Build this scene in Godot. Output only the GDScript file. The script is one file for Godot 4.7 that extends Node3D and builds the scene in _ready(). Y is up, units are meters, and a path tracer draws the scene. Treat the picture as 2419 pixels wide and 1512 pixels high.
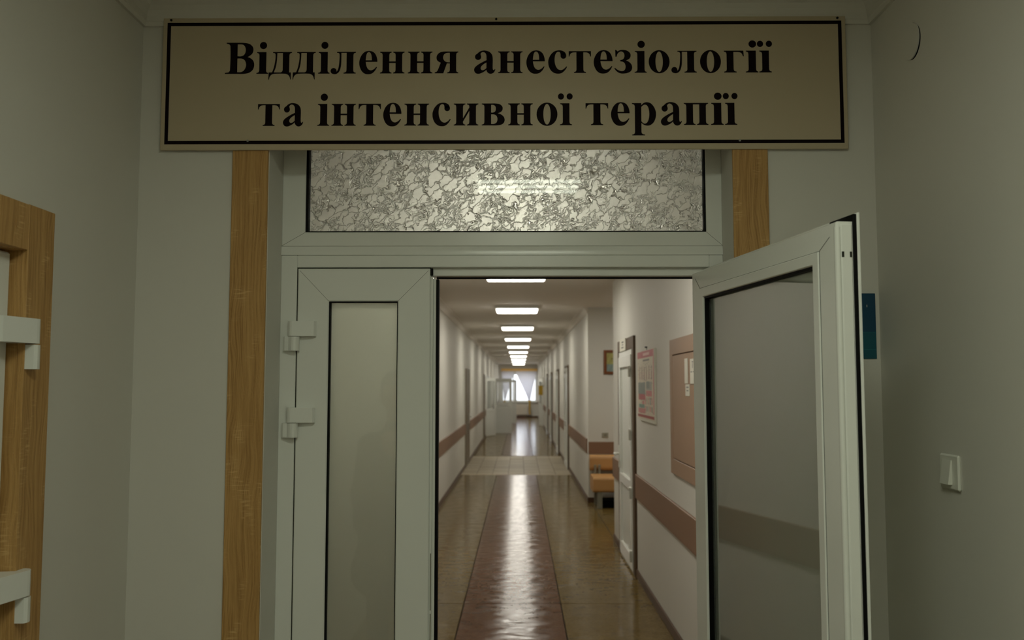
extends Node3D
# A hospital corridor seen through a half-open double door. Door wall front at z = 0, camera on +z, corridor runs to -z.

const XL := -1.13      # left wall of corridor and lobby
const XR := 1.05       # right wall of lobby and near corridor
const XF := 1.01       # right wall beyond the recess
const CEIL := 2.86
const ZE := -45.67     # window wall
const ZB := 5.2        # wall behind the camera
const ZA := -7.42      # where the recess on the right begins
const ZC := -10.6      # where it ends

var M := {}
var taken := {}
var rng := RandomNumberGenerator.new()

func _ready() -> void:
	rng.seed = 7
	setup_view()
	make_materials()
	build_shell()
	build_floor()
	build_entrance_door()
	build_sign()
	build_lobby()
	build_corridor_right()
	build_recess()
	build_corridor_far()
	build_window_end()
	build_lamps()
	build_person()

func setup_view() -> void:
	var cam := Camera3D.new()
	cam.name = "camera"
	add_child(cam)
	cam.position = Vector3(0, 1.70, 2.61)
	cam.rotation = Vector3(atan(155.0 / 2113.0), atan(17.5 / 2113.0), 0)
	var at := CameraAttributesPhysical.new()
	at.frustum_focal_length = 12.0 * 2113.0 / 756.0
	at.frustum_focus_distance = 2.62
	at.exposure_aperture = 4.6
	at.frustum_near = 0.05
	at.frustum_far = 200.0
	cam.attributes = at
	cam.current = true
	var env := Environment.new()
	env.tonemap_mode = Environment.TONE_MAPPER_LINEAR
	env.tonemap_exposure = 1.0
	env.sdfgi_enabled = true
	env.ssao_enabled = true
	env.ssil_enabled = true
	env.background_mode = Environment.BG_SKY
	var sky := Sky.new()
	var sm := ProceduralSkyMaterial.new()
	sm.sky_top_color = Color(0.86, 0.91, 1.0)
	sm.sky_horizon_color = Color(0.95, 0.97, 1.0)
	sm.ground_horizon_color = Color(0.93, 0.95, 0.98)
	sm.ground_bottom_color = Color(0.8, 0.82, 0.85)
	sm.sky_energy_multiplier = 1.0
	sky.sky_material = sm
	env.sky = sky
	env.background_energy_multiplier = 3.0
	var we := WorldEnvironment.new()
	we.name = "environment"
	we.environment = env
	add_child(we)

# ------------------------------------------------------------------ helpers

func numbered(called: String) -> String:
	var n: int = taken.get(called, -1) + 1
	taken[called] = n
	return called if n == 0 else "%s_%03d" % [called, n]

func thing(called: String, label: String, category: String, at := Vector3.ZERO, group := "", kind := "") -> Node3D:
	var o := Node3D.new()
	o.name = numbered(called)
	add_child(o)
	o.position = at
	tag(o, label, category, group, kind)
	return o

func tag(o: Node3D, label: String, category: String, group := "", kind := "") -> void:
	o.set_meta("label", label)
	o.set_meta("category", category)
	if group: o.set_meta("group", group)
	if kind: o.set_meta("kind", kind)

func mb() -> SurfaceTool:
	var st := SurfaceTool.new()
	st.begin(Mesh.PRIMITIVE_TRIANGLES)
	return st

func obj(called: String, st: SurfaceTool, m: Material, parent: Node = null) -> MeshInstance3D:
	var o := MeshInstance3D.new()
	var top := parent == null
	o.name = numbered(called) if top else called
	o.mesh = st.commit()
	o.material_override = null
	o.mesh.surface_set_material(0, m)
	if top: add_child(o)
	else: parent.add_child(o, true)
	return o

func top_obj(called: String, st: SurfaceTool, m: Material, label: String, category: String, group := "", kind := "") -> MeshInstance3D:
	var o := obj(called, st, m)
	tag(o, label, category, group, kind)
	return o

func mesh_child(called: String, mesh: Mesh, m: Material, parent: Node, at := Vector3.ZERO) -> MeshInstance3D:
	var o := MeshInstance3D.new()
	o.name = called
	o.mesh = mesh
	o.material_override = m
	parent.add_child(o, true)
	o.position = at
	return o

func tri(st: SurfaceTool, a: Vector3, b: Vector3, c: Vector3, mid: Vector3) -> void:
	var n := (b - a).cross(c - a)
	if n.length_squared() < 1e-18: return
	n = n.normalized()
	var out := n.dot((a + b + c) / 3.0 - mid) >= 0.0
	if not out: n = -n
	for p in ([a, c, b] if out else [a, b, c]):
		st.set_normal(n)
		st.add_vertex(p)

func quad(st: SurfaceTool, a: Vector3, b: Vector3, c: Vector3, d: Vector3, mid: Vector3) -> void:
	tri(st, a, b, c, mid)
	tri(st, a, c, d, mid)

func box(st: SurfaceTool, p: Vector3, q: Vector3, c := 0.0) -> void:
	var lo := Vector3(minf(p.x, q.x), minf(p.y, q.y), minf(p.z, q.z))
	var hi := Vector3(maxf(p.x, q.x), maxf(p.y, q.y), maxf(p.z, q.z))
	var mid := (lo + hi) / 2.0
	var h := (hi - lo) / 2.0
	c = minf(c, minf(h.x, minf(h.y, h.z)) * 0.9)
	var s := [Vector3(h.x, h.y - c, h.z - c), Vector3(h.x - c, h.y, h.z - c), Vector3(h.x - c, h.y - c, h.z)]
	# s[k] is the corner of the face across axis k
	for k in 3:
		for g in [-1.0, 1.0]:
			var f: Array = []
			for w in [[-1.0, -1.0], [1.0, -1.0], [1.0, 1.0], [-1.0, 1.0]]:
				var v: Vector3 = s[k]
				v[k] *= g
				v[(k + 1) % 3] *= w[0]
				v[(k + 2) % 3] *= w[1]
				f.append(mid + v)
			quad(st, f[0], f[1], f[2], f[3], mid)
	if c <= 0.0: return
	for k in 3:
		var i := (k + 1) % 3
		var j := (k + 2) % 3
		for g in [-1.0, 1.0]:
			for w in [-1.0, 1.0]:
				var e: Array = []
				for pair in [[i, -1.0], [i, 1.0], [j, 1.0], [j, -1.0]]:
					var v: Vector3 = s[pair[0]]
					v[i] *= g
					v[j] *= w
					v[k] *= pair[1]
					e.append(mid + v)
				quad(st, e[0], e[1], e[2], e[3], mid)
	for x in [-1.0, 1.0]:
		for y in [-1.0, 1.0]:
			for z in [-1.0, 1.0]:
				var g := Vector3(x, y, z)
				tri(st, mid + s[0] * g, mid + s[1] * g, mid + s[2] * g, mid)

func pbox(called: String, p: Vector3, q: Vector3, m: Material, parent: Node, c := 0.002) -> MeshInstance3D:
	var st := mb()
	box(st, p, q, c)
	return obj(called, st, m, parent)

# a convex or concave outline, extruded; at(u, v, w) turns it into space
func extrude(st: SurfaceTool, poly: PackedVector2Array, w0: float, w1: float, at: Callable) -> void:
	if Geometry2D.is_polygon_clockwise(poly): poly.reverse()
	var idx := Geometry2D.triangulate_polygon(poly)
	var push := func(a: Vector3, b: Vector3, c: Vector3, n: Vector3):
		if (b - a).cross(c - a).dot(n) > 0.0:
			var t := b
			b = c
			c = t
		for p in [a, b, c]:
			st.set_normal(n)
			st.add_vertex(p)
	var o: Vector3 = at.call(0.0, 0.0, 0.0)
	var nw: Vector3 = (at.call(0.0, 0.0, 1.0) - o).normalized() * signf(w1 - w0)
	for k in range(0, idx.size(), 3):
		var a := poly[idx[k]]
		var b := poly[idx[k + 1]]
		var c := poly[idx[k + 2]]
		push.call(at.call(a.x, a.y, w0), at.call(b.x, b.y, w0), at.call(c.x, c.y, w0), -nw)
		push.call(at.call(a.x, a.y, w1), at.call(b.x, b.y, w1), at.call(c.x, c.y, w1), nw)
	for k in poly.size():
		var a := poly[k]
		var b := poly[(k + 1) % poly.size()]
		var n2 := Vector2(b.y - a.y, a.x - b.x).normalized()
		var n: Vector3 = (at.call(n2.x, n2.y, 0.0) - o).normalized()
		var p0: Vector3 = at.call(a.x, a.y, w0)
		var p1: Vector3 = at.call(b.x, b.y, w0)
		var p2: Vector3 = at.call(b.x, b.y, w1)
		var p3: Vector3 = at.call(a.x, a.y, w1)
		push.call(p0, p1, p2, n)
		push.call(p0, p2, p3, n)

func tube(st: SurfaceTool, a: Vector3, b: Vector3, r: float, n := 16, r2 := -1.0) -> void:
	if r2 < 0.0: r2 = r
	var ax := (b - a).normalized()
	var u := ax.cross(Vector3.UP if absf(ax.y) < 0.9 else Vector3.RIGHT).normalized()
	var v := ax.cross(u)
	for k in n:
		var t0 := TAU * k / n
		var t1 := TAU * (k + 1) / n
		var d0 := u * cos(t0) + v * sin(t0)
		var d1 := u * cos(t1) + v * sin(t1)
		var vs := [a + d0 * r, a + d1 * r, b + d1 * r2, b + d0 * r2]
		var ns := [d0, d1, d1, d0]
		var order := [0, 1, 2, 0, 2, 3]
		var nn: Vector3 = (vs[1] - vs[0]).cross(vs[2] - vs[0])
		if nn.dot(d0 + d1) > 0.0: order = [0, 2, 1, 0, 3, 2]
		for i in order:
			st.set_normal(ns[i])
			st.add_vertex(vs[i])
		tri(st, a, vs[0], vs[1], (a + b) / 2.0)
		tri(st, b, vs[3], vs[2], (a + b) / 2.0)

# wall slab in a plane: axis 0 = runs along z at fixed x, axis 2 = runs along x at fixed z; holes are [along0, along1, y0, y1]
func wall(st: SurfaceTool, axis: int, f0: float, f1: float, a0: float, a1: float, y0: float, y1: float, holes: Array) -> void:
	holes.sort_custom(func(p, q): return p[0] < q[0])
	var put := func(b0: float, b1: float, c0: float, c1: float):
		if b1 - b0 < 1e-4 or c1 - c0 < 1e-4: return
		if axis == 0: box(st, Vector3(f0, c0, b0), Vector3(f1, c1, b1))
		else: box(st, Vector3(b0, c0, f0), Vector3(b1, c1, f1))
	var at := a0
	for h in holes:
		put.call(at, h[0], y0, y1)
		put.call(h[0], h[1], y0, h[2])
		put.call(h[0], h[1], h[3], y1)
		at = h[1]
	put.call(at, a1, y0, y1)

# a flat printed sheet with its own picture, facing +z, of size w x h
func sheet(called: String, w: float, h: float, im: Image, parent: Node, rough := 0.6) -> MeshInstance3D:
	var st := mb()
	var v := [Vector3(-w / 2, -h / 2, 0), Vector3(-w / 2, h / 2, 0), Vector3(w / 2, h / 2, 0), Vector3(w / 2, -h / 2, 0)]
	var uv := [Vector2(0, 1), Vector2(0, 0), Vector2(1, 0), Vector2(1, 1)]
	for i in [0, 1, 2, 0, 2, 3]:
		st.set_normal(Vector3(0, 0, 1))
		st.set_uv(uv[i])
		st.add_vertex(v[i])
	var m := StandardMaterial3D.new()
	m.albedo_texture = ImageTexture.create_from_image(im)
	m.roughness = rough
	return obj(called, st, m, parent)

# ------------------------------------------------------------------ materials

func mat(key: String, c: Color, rough := 0.6, spec := 0.5) -> StandardMaterial3D:
	var m := StandardMaterial3D.new()
	m.resource_name = key
	m.albedo_color = c
	m.roughness = rough
	m.metallic_specular = spec
	M[key] = m
	return m

func noise(freq: float, sd: int, octaves := 4, type := FastNoiseLite.TYPE_SIMPLEX_SMOOTH) -> FastNoiseLite:
	var n := FastNoiseLite.new()
	n.noise_type = type
	n.seed = sd
	n.frequency = freq
	n.fractal_octaves = octaves
	return n

func tri_tex(m: StandardMaterial3D, scale: Vector3) -> void:
	m.uv1_triplanar = true
	m.uv1_world_triplanar = true
	m.uv1_triplanar_sharpness = 8.0
	m.uv1_scale = scale

func grey_image(n: FastNoiseLite, w: int, h: int, lo: float, hi: float) -> Image:
	var s := n.get_seamless_image(w, h)
	var im := Image.create(w, h, false, Image.FORMAT_RGB8)
	for y in h:
		for x in w:
			var v := lerpf(lo, hi, s.get_pixel(x, y).r)
			im.set_pixel(x, y, Color(v, v, v))
	return im

func wood_texture() -> ImageTexture:
	var w := 384
	var h := 1536
	var im := Image.create(w, h, false, Image.FORMAT_RGB8)
	var fine := noise(0.16, 3, 3)
	var streak := noise(0.035, 11, 3)
	var warp := noise(0.006, 21, 2)
	var patch := noise(0.008, 31, 2)
	var saw := noise(0.5, 41, 1)
	var dark := Color(0.54, 0.39, 0.205)
	var mid := Color(0.735, 0.575, 0.35)
	var light := Color(0.835, 0.68, 0.455)
	for y in h:
		for x in w:
			var wx := x + 11.0 * warp.get_noise_2d(x * 1.3, y * 0.8)
			var f := fine.get_noise_2d(wx * 3.0, y * 0.09)
			var s := streak.get_noise_2d(wx * 2.2, y * 0.06)
			# flat-sawn arches
			var dx := absf(wx - 190.0) + 40.0
			var arch := sin((dx * dx * 0.004 + y * 0.045) + 5.0 * warp.get_noise_2d(x * 2.0, y * 1.2 + 900.0))
			var v := 0.45 + 0.30 * s + 0.20 * f + 0.09 * arch * clampf(0.6 + patch.get_noise_2d(x * 1.5 + 400.0, y * 0.4) * 1.6, 0.0, 1.0)
			var c := dark.lerp(mid, clampf(v * 2.0, 0.0, 1.0)).lerp(light, clampf(v * 2.0 - 1.0, 0.0, 1.0))
			# pale saw marks in patches
			var pm := clampf(patch.get_noise_2d(x * 1.2, y * 1.1) * 3.2 - 0.55, 0.0, 1.0)
			var mark := maxf(saw.get_noise_2d(x * 0.04, y * 0.55), 0.75 * saw.get_noise_2d(x * 0.8 + 77.0, y * 0.03))
			c = c.lerp(Color(0.93, 0.79, 0.58), clampf(mark * 1.6 - 0.25, 0.0, 1.0) * pm * 0.5)
			im.set_pixel(x, y, c)
	return ImageTexture.create_from_image(im)

func terrazzo(base: Color, chip: Color, dark: Color, sd: int) -> ImageTexture:
	var n := 512
	var im := Image.create(n, n, false, Image.FORMAT_RGB8)
	var cells := noise(0.16, sd, 1, FastNoiseLite.TYPE_CELLULAR)
	cells.cellular_return_type = FastNoiseLite.RETURN_CELL_VALUE
	var a := cells.get_seamless_image(n, n)
	var b := noise(0.012, sd + 1, 4).get_seamless_image(n, n)
	var d := noise(0.2, sd + 2, 2).get_seamless_image(n, n)
	for y in n:
		for x in n:
			var v := a.get_pixel(x, y).r
			var c := base
			if v > 0.72: c = base.lerp(chip, 0.25)
			elif v < 0.22: c = base.lerp(dark, 0.2)
			var k := b.get_pixel(x, y).r
			c = c.lerp(dark, clampf((k - 0.62) * 1.6, 0.0, 0.5))
			c = c.lerp(chip, clampf((0.36 - k) * 1.2, 0.0, 0.35))
			im.set_pixel(x, y, c * (0.93 + 0.14 * d.get_pixel(x, y).r))
	return ImageTexture.create_from_image(im)

# slow unevenness of a polished floor, from waves that repeat over the tile; slopes are stored ten times too steep
func wave_normals() -> Image:
	var n := 256
	var r := RandomNumberGenerator.new()
	r.seed = 15
	var waves := []
	for k in 22:
		var kx := r.randi_range(-9, 9)
		var ky := r.randi_range(2, 22)
		var len := sqrt(float(kx * kx + ky * ky))
		waves.append([kx, ky, r.randf() * TAU, 0.0034 * kx / len, 0.0034 * ky / len])
	var im := Image.create(n, n, false, Image.FORMAT_RGB8)
	for y in n:
		for x in n:
			var sx := 0.0
			var sy := 0.0
			for w in waves:
				var c: float = cos(TAU * (w[0] * x + w[1] * y) / n + w[2])
				sx += w[3] * c
				sy += w[4] * c
			var v := Vector3(sx * 10.0, sy * 10.0, 1.0).normalized()
			im.set_pixel(x, y, Color(v.x * 0.5 + 0.5, v.y * 0.5 + 0.5, v.z * 0.5 + 0.5))
	return im

func make_materials() -> void:
	mat("paint", Color(0.845, 0.835, 0.80), 0.6, 0.4)      # the same wall paint everywhere
	mat("ceiling_paint", Color(0.92, 0.90, 0.87), 0.7, 0.3)
	mat("pvc", Color(0.91, 0.915, 0.89), 0.22, 0.5)
	mat("pvc_dull", Color(0.86, 0.865, 0.835), 0.4, 0.5)
	mat("rubber", Color(0.012, 0.012, 0.014), 0.6, 0.3)
	mat("joint", Color(0.20, 0.20, 0.17), 0.9, 0.2)
	var wood := wood_texture()
	var wm := mat("wood", Color(1, 1, 1), 0.5, 0.4)
	wm.albedo_texture = wood
	tri_tex(wm, Vector3(1.0 / 0.36, 1.0 / 2.2, 1.0 / 0.36))
	var wm2 := mat("wood_header", Color(1, 1, 1), 0.5, 0.4)
	wm2.albedo_texture = wood
	tri_tex(wm2, Vector3(1.0 / 0.36, 1.0 / 2.2, 1.0 / 0.36))
	wm2.uv1_offset = Vector3(0.37, 0.78, 0.61)
	wm.uv1_offset = Vector3(0, 0.75, 0)
	mat("sign_face", Color(0.745, 0.69, 0.58), 0.42, 0.45)
	mat("sign_print", Color(0.07, 0.018, 0.022), 0.6, 0.22)
	mat("steel", Color(0.62, 0.62, 0.60), 0.3, 0.5).metallic = 0.9
	mat("dark_steel", Color(0.12, 0.12, 0.12), 0.4, 0.5).metallic = 0.7
	# satin glass: scatters what passes through it
	var op := mat("frosting", Color(0.79, 0.805, 0.735, 0.0), 0.55, 0.4)
	op.refraction_enabled = true
	op.refraction_scale = 0.05
	mat("glass_edge", Color(0.20, 0.30, 0.25), 0.2, 0.5)
	# ice-pattern glass over the door: cast ridges between cells, drawn out along one diagonal
	var n := FastNoiseLite.new()
	n.noise_type = FastNoiseLite.TYPE_CELLULAR
	n.seed = 12
	n.frequency = 1.0
	n.cellular_return_type = FastNoiseLite.RETURN_DISTANCE2_SUB
	n.cellular_jitter = 1.0
	n.fractal_type = FastNoiseLite.FRACTAL_NONE
	var big := noise(0.5, 8, 2)
	var wv := noise(1.0, 9, 3)
	var iw := 2048
	var ih := 768
	var ice := Image.create(iw, ih, false, Image.FORMAT_RGBA8)
	var dull := Image.create(iw, ih, false, Image.FORMAT_RGB8)
	for y in ih:
		for x in iw:
			var px := x / 1536.0        # metres on the pane
			var py := y / 1536.0
			var qx := px + 0.014 * wv.get_noise_2d(px * 30.0, py * 30.0)
			var qy := py + 0.014 * wv.get_noise_2d(px * 30.0 + 91.0, py * 30.0)
			var u := (qx - qy) * 0.7071
			var v := (qx + qy) * 0.7071
			# fine cells in places, large ones elsewhere
			var d1 := n.get_noise_2d(u * 17.0, v * 44.0) + 1.0
			var d2 := n.get_noise_2d(u * 46.0 + 40.0, v * 100.0) + 1.0
			var g := clampf(big.get_noise_2d(px * 24.0, py * 24.0) * 3.0 + 0.25, 0.0, 1.0)
			var r := 1.0 - smoothstep(0.0, 0.11, d1)
			r = maxf(r, (1.0 - smoothstep(0.0, 0.20, d2)) * g)
			ice.set_pixel(x, y, Color(r, r, r))
			var k := lerpf(0.60, 0.35, smoothstep(0.2, 0.8, r))
			dull.set_pixel(x, y, Color(k, k, k))
	ice.bump_map_to_normal_map(9.0)
	var gl := mat("ice_glass", Color(0.83, 0.84, 0.80, 0.0), 1.0, 0.5)
	gl.refraction_enabled = true
	gl.refraction_scale = 0.05
	gl.normal_enabled = true
	gl.normal_texture = ImageTexture.create_from_image(ice)
	gl.normal_scale = 1.0
	gl.roughness_texture = ImageTexture.create_from_image(dull)
	var cg := mat("clear_glass", Color(0.9, 0.95, 0.93, 0.08), 0.03, 0.5)
	cg.transparency = BaseMaterial3D.TRANSPARENCY_ALPHA
	var fg := mat("face_glass", Color(0.9, 0.95, 0.93, 0.0), 0.02, 0.25)
	fg.transparency = BaseMaterial3D.TRANSPARENCY_ALPHA
	# floor
	var gloss := ImageTexture.create_from_image(grey_image(noise(0.02, 51, 5), 512, 512, 0.35, 1.0))
	var wavy := ImageTexture.create_from_image(wave_normals())
	for k in [["terrazzo", Color(0.435, 0.36, 0.20), Color(0.52, 0.44, 0.27), Color(0.33, 0.265, 0.14)], ["terrazzo_red", Color(0.415, 0.295, 0.225), Color(0.49, 0.37, 0.29), Color(0.31, 0.21, 0.155)]]:
		var m := mat(k[0], Color.WHITE, 0.22, 0.21)
		m.albedo_texture = terrazzo(k[1], k[2], k[3], 71)
		m.roughness_texture = gloss
		m.normal_enabled = true
		m.normal_texture = wavy
		m.normal_scale = 0.1
		tri_tex(m, Vector3(0.625, 0.625, 0.625))
	for k in 3:
		mat("tile_%d" % k, [Color(0.60, 0.55, 0.45), Color(0.575, 0.525, 0.425), Color(0.625, 0.575, 0.475)][k], 0.5, 0.4)
	mat("grout", Color(0.20, 0.17, 0.115), 0.9, 0.2)
	mat("band", Color(0.525, 0.40, 0.31), 0.45, 0.45)
	mat("skirting", Color(0.34, 0.235, 0.155), 0.4, 0.5)
	mat("cabinet", Color(0.63, 0.515, 0.42), 0.45, 0.4)
	mat("casing", Color(0.36, 0.28, 0.20), 0.5, 0.4)
	mat("taupe_door", Color(0.45, 0.40, 0.32), 0.4, 0.5)
	mat("paper", Color(0.86, 0.855, 0.80), 0.7, 0.3)
	mat("leatherette", Color(0.745, 0.565, 0.35), 0.45, 0.5)
	mat("leg_grey", Color(0.52, 0.51, 0.45), 0.4, 0.5)
	mat("frame_brown", Color(0.46, 0.25, 0.06), 0.4, 0.5)
	mat("plaque_blue", Color(0.045, 0.255, 0.365), 0.3, 0.5)
	mat("plaque_teal", Color(0.06, 0.33, 0.385), 0.3, 0.5)
	mat("plaque_line", Color(0.15, 0.45, 0.48), 0.4, 0.5)
	mat("switch", Color(0.89, 0.89, 0.85), 0.3, 0.5)
	mat("socket", Color(0.62, 0.60, 0.53), 0.45, 0.5)
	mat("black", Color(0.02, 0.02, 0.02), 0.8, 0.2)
	mat("pelmet", Color(0.92, 0.75, 0.44), 0.6, 0.4)
	mat("ochre", Color(0.80, 0.66, 0.25), 0.7, 0.3)
	mat("green_edge", Color(0.28, 0.36, 0.29), 0.5, 0.4)
	var cu := mat("sheer", Color(0.88, 0.87, 0.88), 0.9, 0.2)
	cu.backlight_enabled = true
	cu.backlight = Color(0.84, 0.83, 0.84)
	mat("radiator", Color(0.90, 0.87, 0.81), 0.4, 0.5)
	var em := mat("hall_diffuser", Color(0.95, 0.95, 0.93), 0.5, 0.4)
	em.emission_enabled = true
	em.emission = Color(1.0, 0.98, 0.93)
	em.emission_energy_multiplier = 7.0
	var el := mat("lobby_diffuser", Color(0.92, 0.92, 0.9), 0.5, 0.4)
	el.emission_enabled = true
	el.emission = Color(1.0, 0.98, 0.86)
	el.emission_energy_multiplier = 1.4
	mat("lamp_body", Color(0.88, 0.88, 0.86), 0.4, 0.5)

# ------------------------------------------------------------------ shell

func coving(st: SurfaceTool, x: float, z: float, axis: int, side: float, a0: float, a1: float) -> void:
	# quarter-hollow moulding, 9 cm, with a small fillet at each end
	var s := 0.085
	var poly := PackedVector2Array([Vector2(0, 0), Vector2(0, -s), Vector2(0.009, -s), Vector2(0.012, -s + 0.012)])
	for k in 7:
		var t := PI / 2.0 * k / 6.0
		poly.append(Vector2(s - 0.012 - (s - 0.026) * cos(t), -s + 0.014 + (s - 0.026) * sin(t) ))
	poly.append_array([Vector2(s, -0.009), Vector2(s, 0)])
	if axis == 2: extrude(st, poly, a0, a1, func(u, v, w): return Vector3(x + side * u, CEIL + v, w))
	else: extrude(st, poly, a0, a1, func(u, v, w): return Vector3(w, CEIL + v, z + side * u))

func build_shell() -> void:
	var S := "structure"
	var st := mb()
	wall(st, 0, XL - 0.2, XL, -0.34, ZB, 0.0, CEIL, [[0.60, 1.47, 0.0, 2.012]])
	top_obj("wall_lobby_left", st, M.paint, "plain grey-white wall beside the wood-framed door", "wall", "", S)
	st = mb()
	wall(st, 0, XL - 0.2, XL, ZE - 0.3, -0.34, 0.0, CEIL, [[-17.45, -16.15, 0.0, 2.0], [-26.5, -25.65, 0.0, 2.0], [-28.3, -27.4, 0.0, 2.0], [-30.35, -29.5, 0.0, 2.0], [-38.9, -38.05, 0.0, 2.0]])
	box(st, Vector3(-3.2, 0, ZE - 0.3), Vector3(-3.0, CEIL, 3.0))
	box(st, Vector3(-3.0, 0, 2.8), Vector3(XL - 0.2, CEIL, 3.0))
	top_obj("wall_left", st, M.paint, "long cream wall along the corridor opposite the bench recess", "wall", "", S)
	st = mb()
	wall(st, 0, XR, XR + 0.2, -0.34, ZB, 0.0, CEIL, [])
	top_obj("wall_lobby_right", st, M.paint, "plain grey-white wall that carries the light switch", "wall", "", S)
	st = mb()
	wall(st, 0, XR, XR + 0.2, ZA, -0.34, 0.0, CEIL, [[-6.72, -5.62, 0.0, 2.05]])
	top_obj("wall_right", st, M.paint, "cream corridor wall with the red chart and taupe cabinet", "wall", "", S)
	st = mb()
	box(st, Vector3(XF, 0, ZC), Vector3(3.4, CEIL, ZC - 0.2))
	wall(st, 0, XF, XF + 0.2, ZE - 0.3, ZC - 0.2, 0.0, CEIL, [])
	box(st, Vector3(3.2, 0, ZC), Vector3(3.4, CEIL, -0.34))
	box(st, Vector3(XR + 0.2, 0, -0.34), Vector3(3.4, CEIL, -0.14))
	top_obj("wall_right_far", st, M.paint, "cream corridor wall beyond the recess where the tan bench stands", "wall", "", S)
	st = mb()
	wall(st, 2, -0.34, 0.0, XL, XR, 0.0, CEIL, [[-0.742, 0.632, 0.0, 2.62]])
	top_obj("wall_front", st, M.paint, "grey-white wall around the double door under the big sign", "wall", "", S)
	st = mb()
	wall(st, 2, ZE - 0.3, ZE, XL, XF, 0.0, CEIL, [[-0.95, 0.92, 0.84, 2.36]])
	top_obj("wall_end", st, M.paint, "end wall of the corridor around the bright window", "wall", "", S)
	st = mb()
	box(st, Vector3(XL, 0, ZB), Vector3(XR, CEIL, ZB + 0.2))
	top_obj("wall_back", st, M.paint, "plain white wall mirrored in the milky door pane", "wall", "", S)
	st = mb()
	box(st, Vector3(-3.2, CEIL, ZE - 0.3), Vector3(3.4, CEIL + 0.2, ZB + 0.2))
	top_obj("ceiling", st, M.ceiling_paint, "flat cream ceiling with the row of bright lamps", "ceiling", "", S)
	# coving
	st = mb()
	coving(st, 0, 0.0, 0, 1.0, XL, XR)
	top_obj("trim_1", st, M.paint, "white coving above the big department sign", "coving", "", S)
	st = mb()
	coving(st, XL, 0, 2, 1.0, 0.0, ZB)
	top_obj("trim_2", st, M.paint, "white coving over the wall with the wood-framed door", "coving", "", S)
	st = mb()
	coving(st, XR, 0, 2, -1.0, 0.0, ZB)
	top_obj("trim_3", st, M.paint, "white coving over the wall with the light switch", "coving", "", S)
	st = mb()
	coving(st, XL, 0, 2, 1.0, ZE, -0.34)
	top_obj("trim_4", st, M.ceiling_paint, "coving along the corridor wall opposite the bench", "coving", "", S)
	st = mb()
	coving(st, XF, 0, 2, -1.0, ZE, ZC)
	top_obj("trim_5", st, M.ceiling_paint, "coving along the corridor wall beyond the bench", "coving", "", S)
	# taupe rub rails and brown skirting
	var rails := [
		["trim_6", "brown rub rail on the corridor wall opposite the bench", [[XL, 1, -16.1, -0.34], [XL, 1, -25.6, -17.5], [XL, 1, -29.3, -26.6], [XL, 1, ZE, -31.3]]],
		["trim_7", "brown rub rail under the red chart and taupe cabinet", [[XR, -1, -5.47, -0.34], [XR, -1, ZA, -6.78]]],
		["trim_8", "brown rub rail on the corridor wall beyond the bench", [[XF, -1, -15.7, ZC - 0.2], [XF, -1, -20.1, -16.9], [XF, -1, -24.8, -21.3], [XF, -1, -28.9, -26.0], [XF, -1, ZE, -30.1]]],
	]
	for r in rails:
		st = mb()
		for g in r[2]:
			box(st, Vector3(g[0], 0.70, g[2]), Vector3(g[0] + g[1] * 0.018, 0.915, g[3]), 0.004)
		top_obj(r[0], st, M.band, r[1], "rub rail", "", S)
	st = mb()
	box(st, Vector3(XF, 0.705, ZC), Vector3(3.2, 0.88, ZC + 0.018), 0.004)
	top_obj("trim_9", st, M.band, "dark brown board on the wall right above the tan bench", "rub rail", "", S)
	st = mb()
	for g in [[-16.15, -0.34], [-25.65, -17.45], [-27.4, -26.5], [-29.5, -28.3], [-38.05, -30.35], [ZE, -38.9]]:
		box(st, Vector3(XL, 0, g[0]), Vector3(XL + 0.014, 0.075, g[1]), 0.003)
	top_obj("baseboard_left", st, M.skirting, "brown skirting along the corridor wall opposite the bench", "skirting", "", S)
	st = mb()
	for g in [[-5.50, -0.34], [ZA, -6.76]]:
		box(st, Vector3(XR, 0, g[0]), Vector3(XR - 0.014, 0.075, g[1]), 0.003)
	top_obj("baseboard_right", st, M.skirting, "brown skirting under the red wall chart", "skirting", "", S)
	st = mb()
	box(st, Vector3(XF, 0, ZE), Vector3(XF - 0.014, 0.075, ZC), 0.003)
	box(st, Vector3(XF - 0.014, 0, ZC), Vector3(3.2, 0.075, ZC + 0.014), 0.003)
	top_obj("baseboard_right_far", st, M.skirting, "brown skirting at the wall behind the tan bench", "skirting", "", S)
	st = mb()
	box(st, Vector3(XL, 0, ZE), Vector3(XF, 0.075, ZE + 0.016), 0.003)
	top_obj("baseboard_end", st, M.skirting, "brown skirting under the corridor window", "skirting", "", S)

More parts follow.
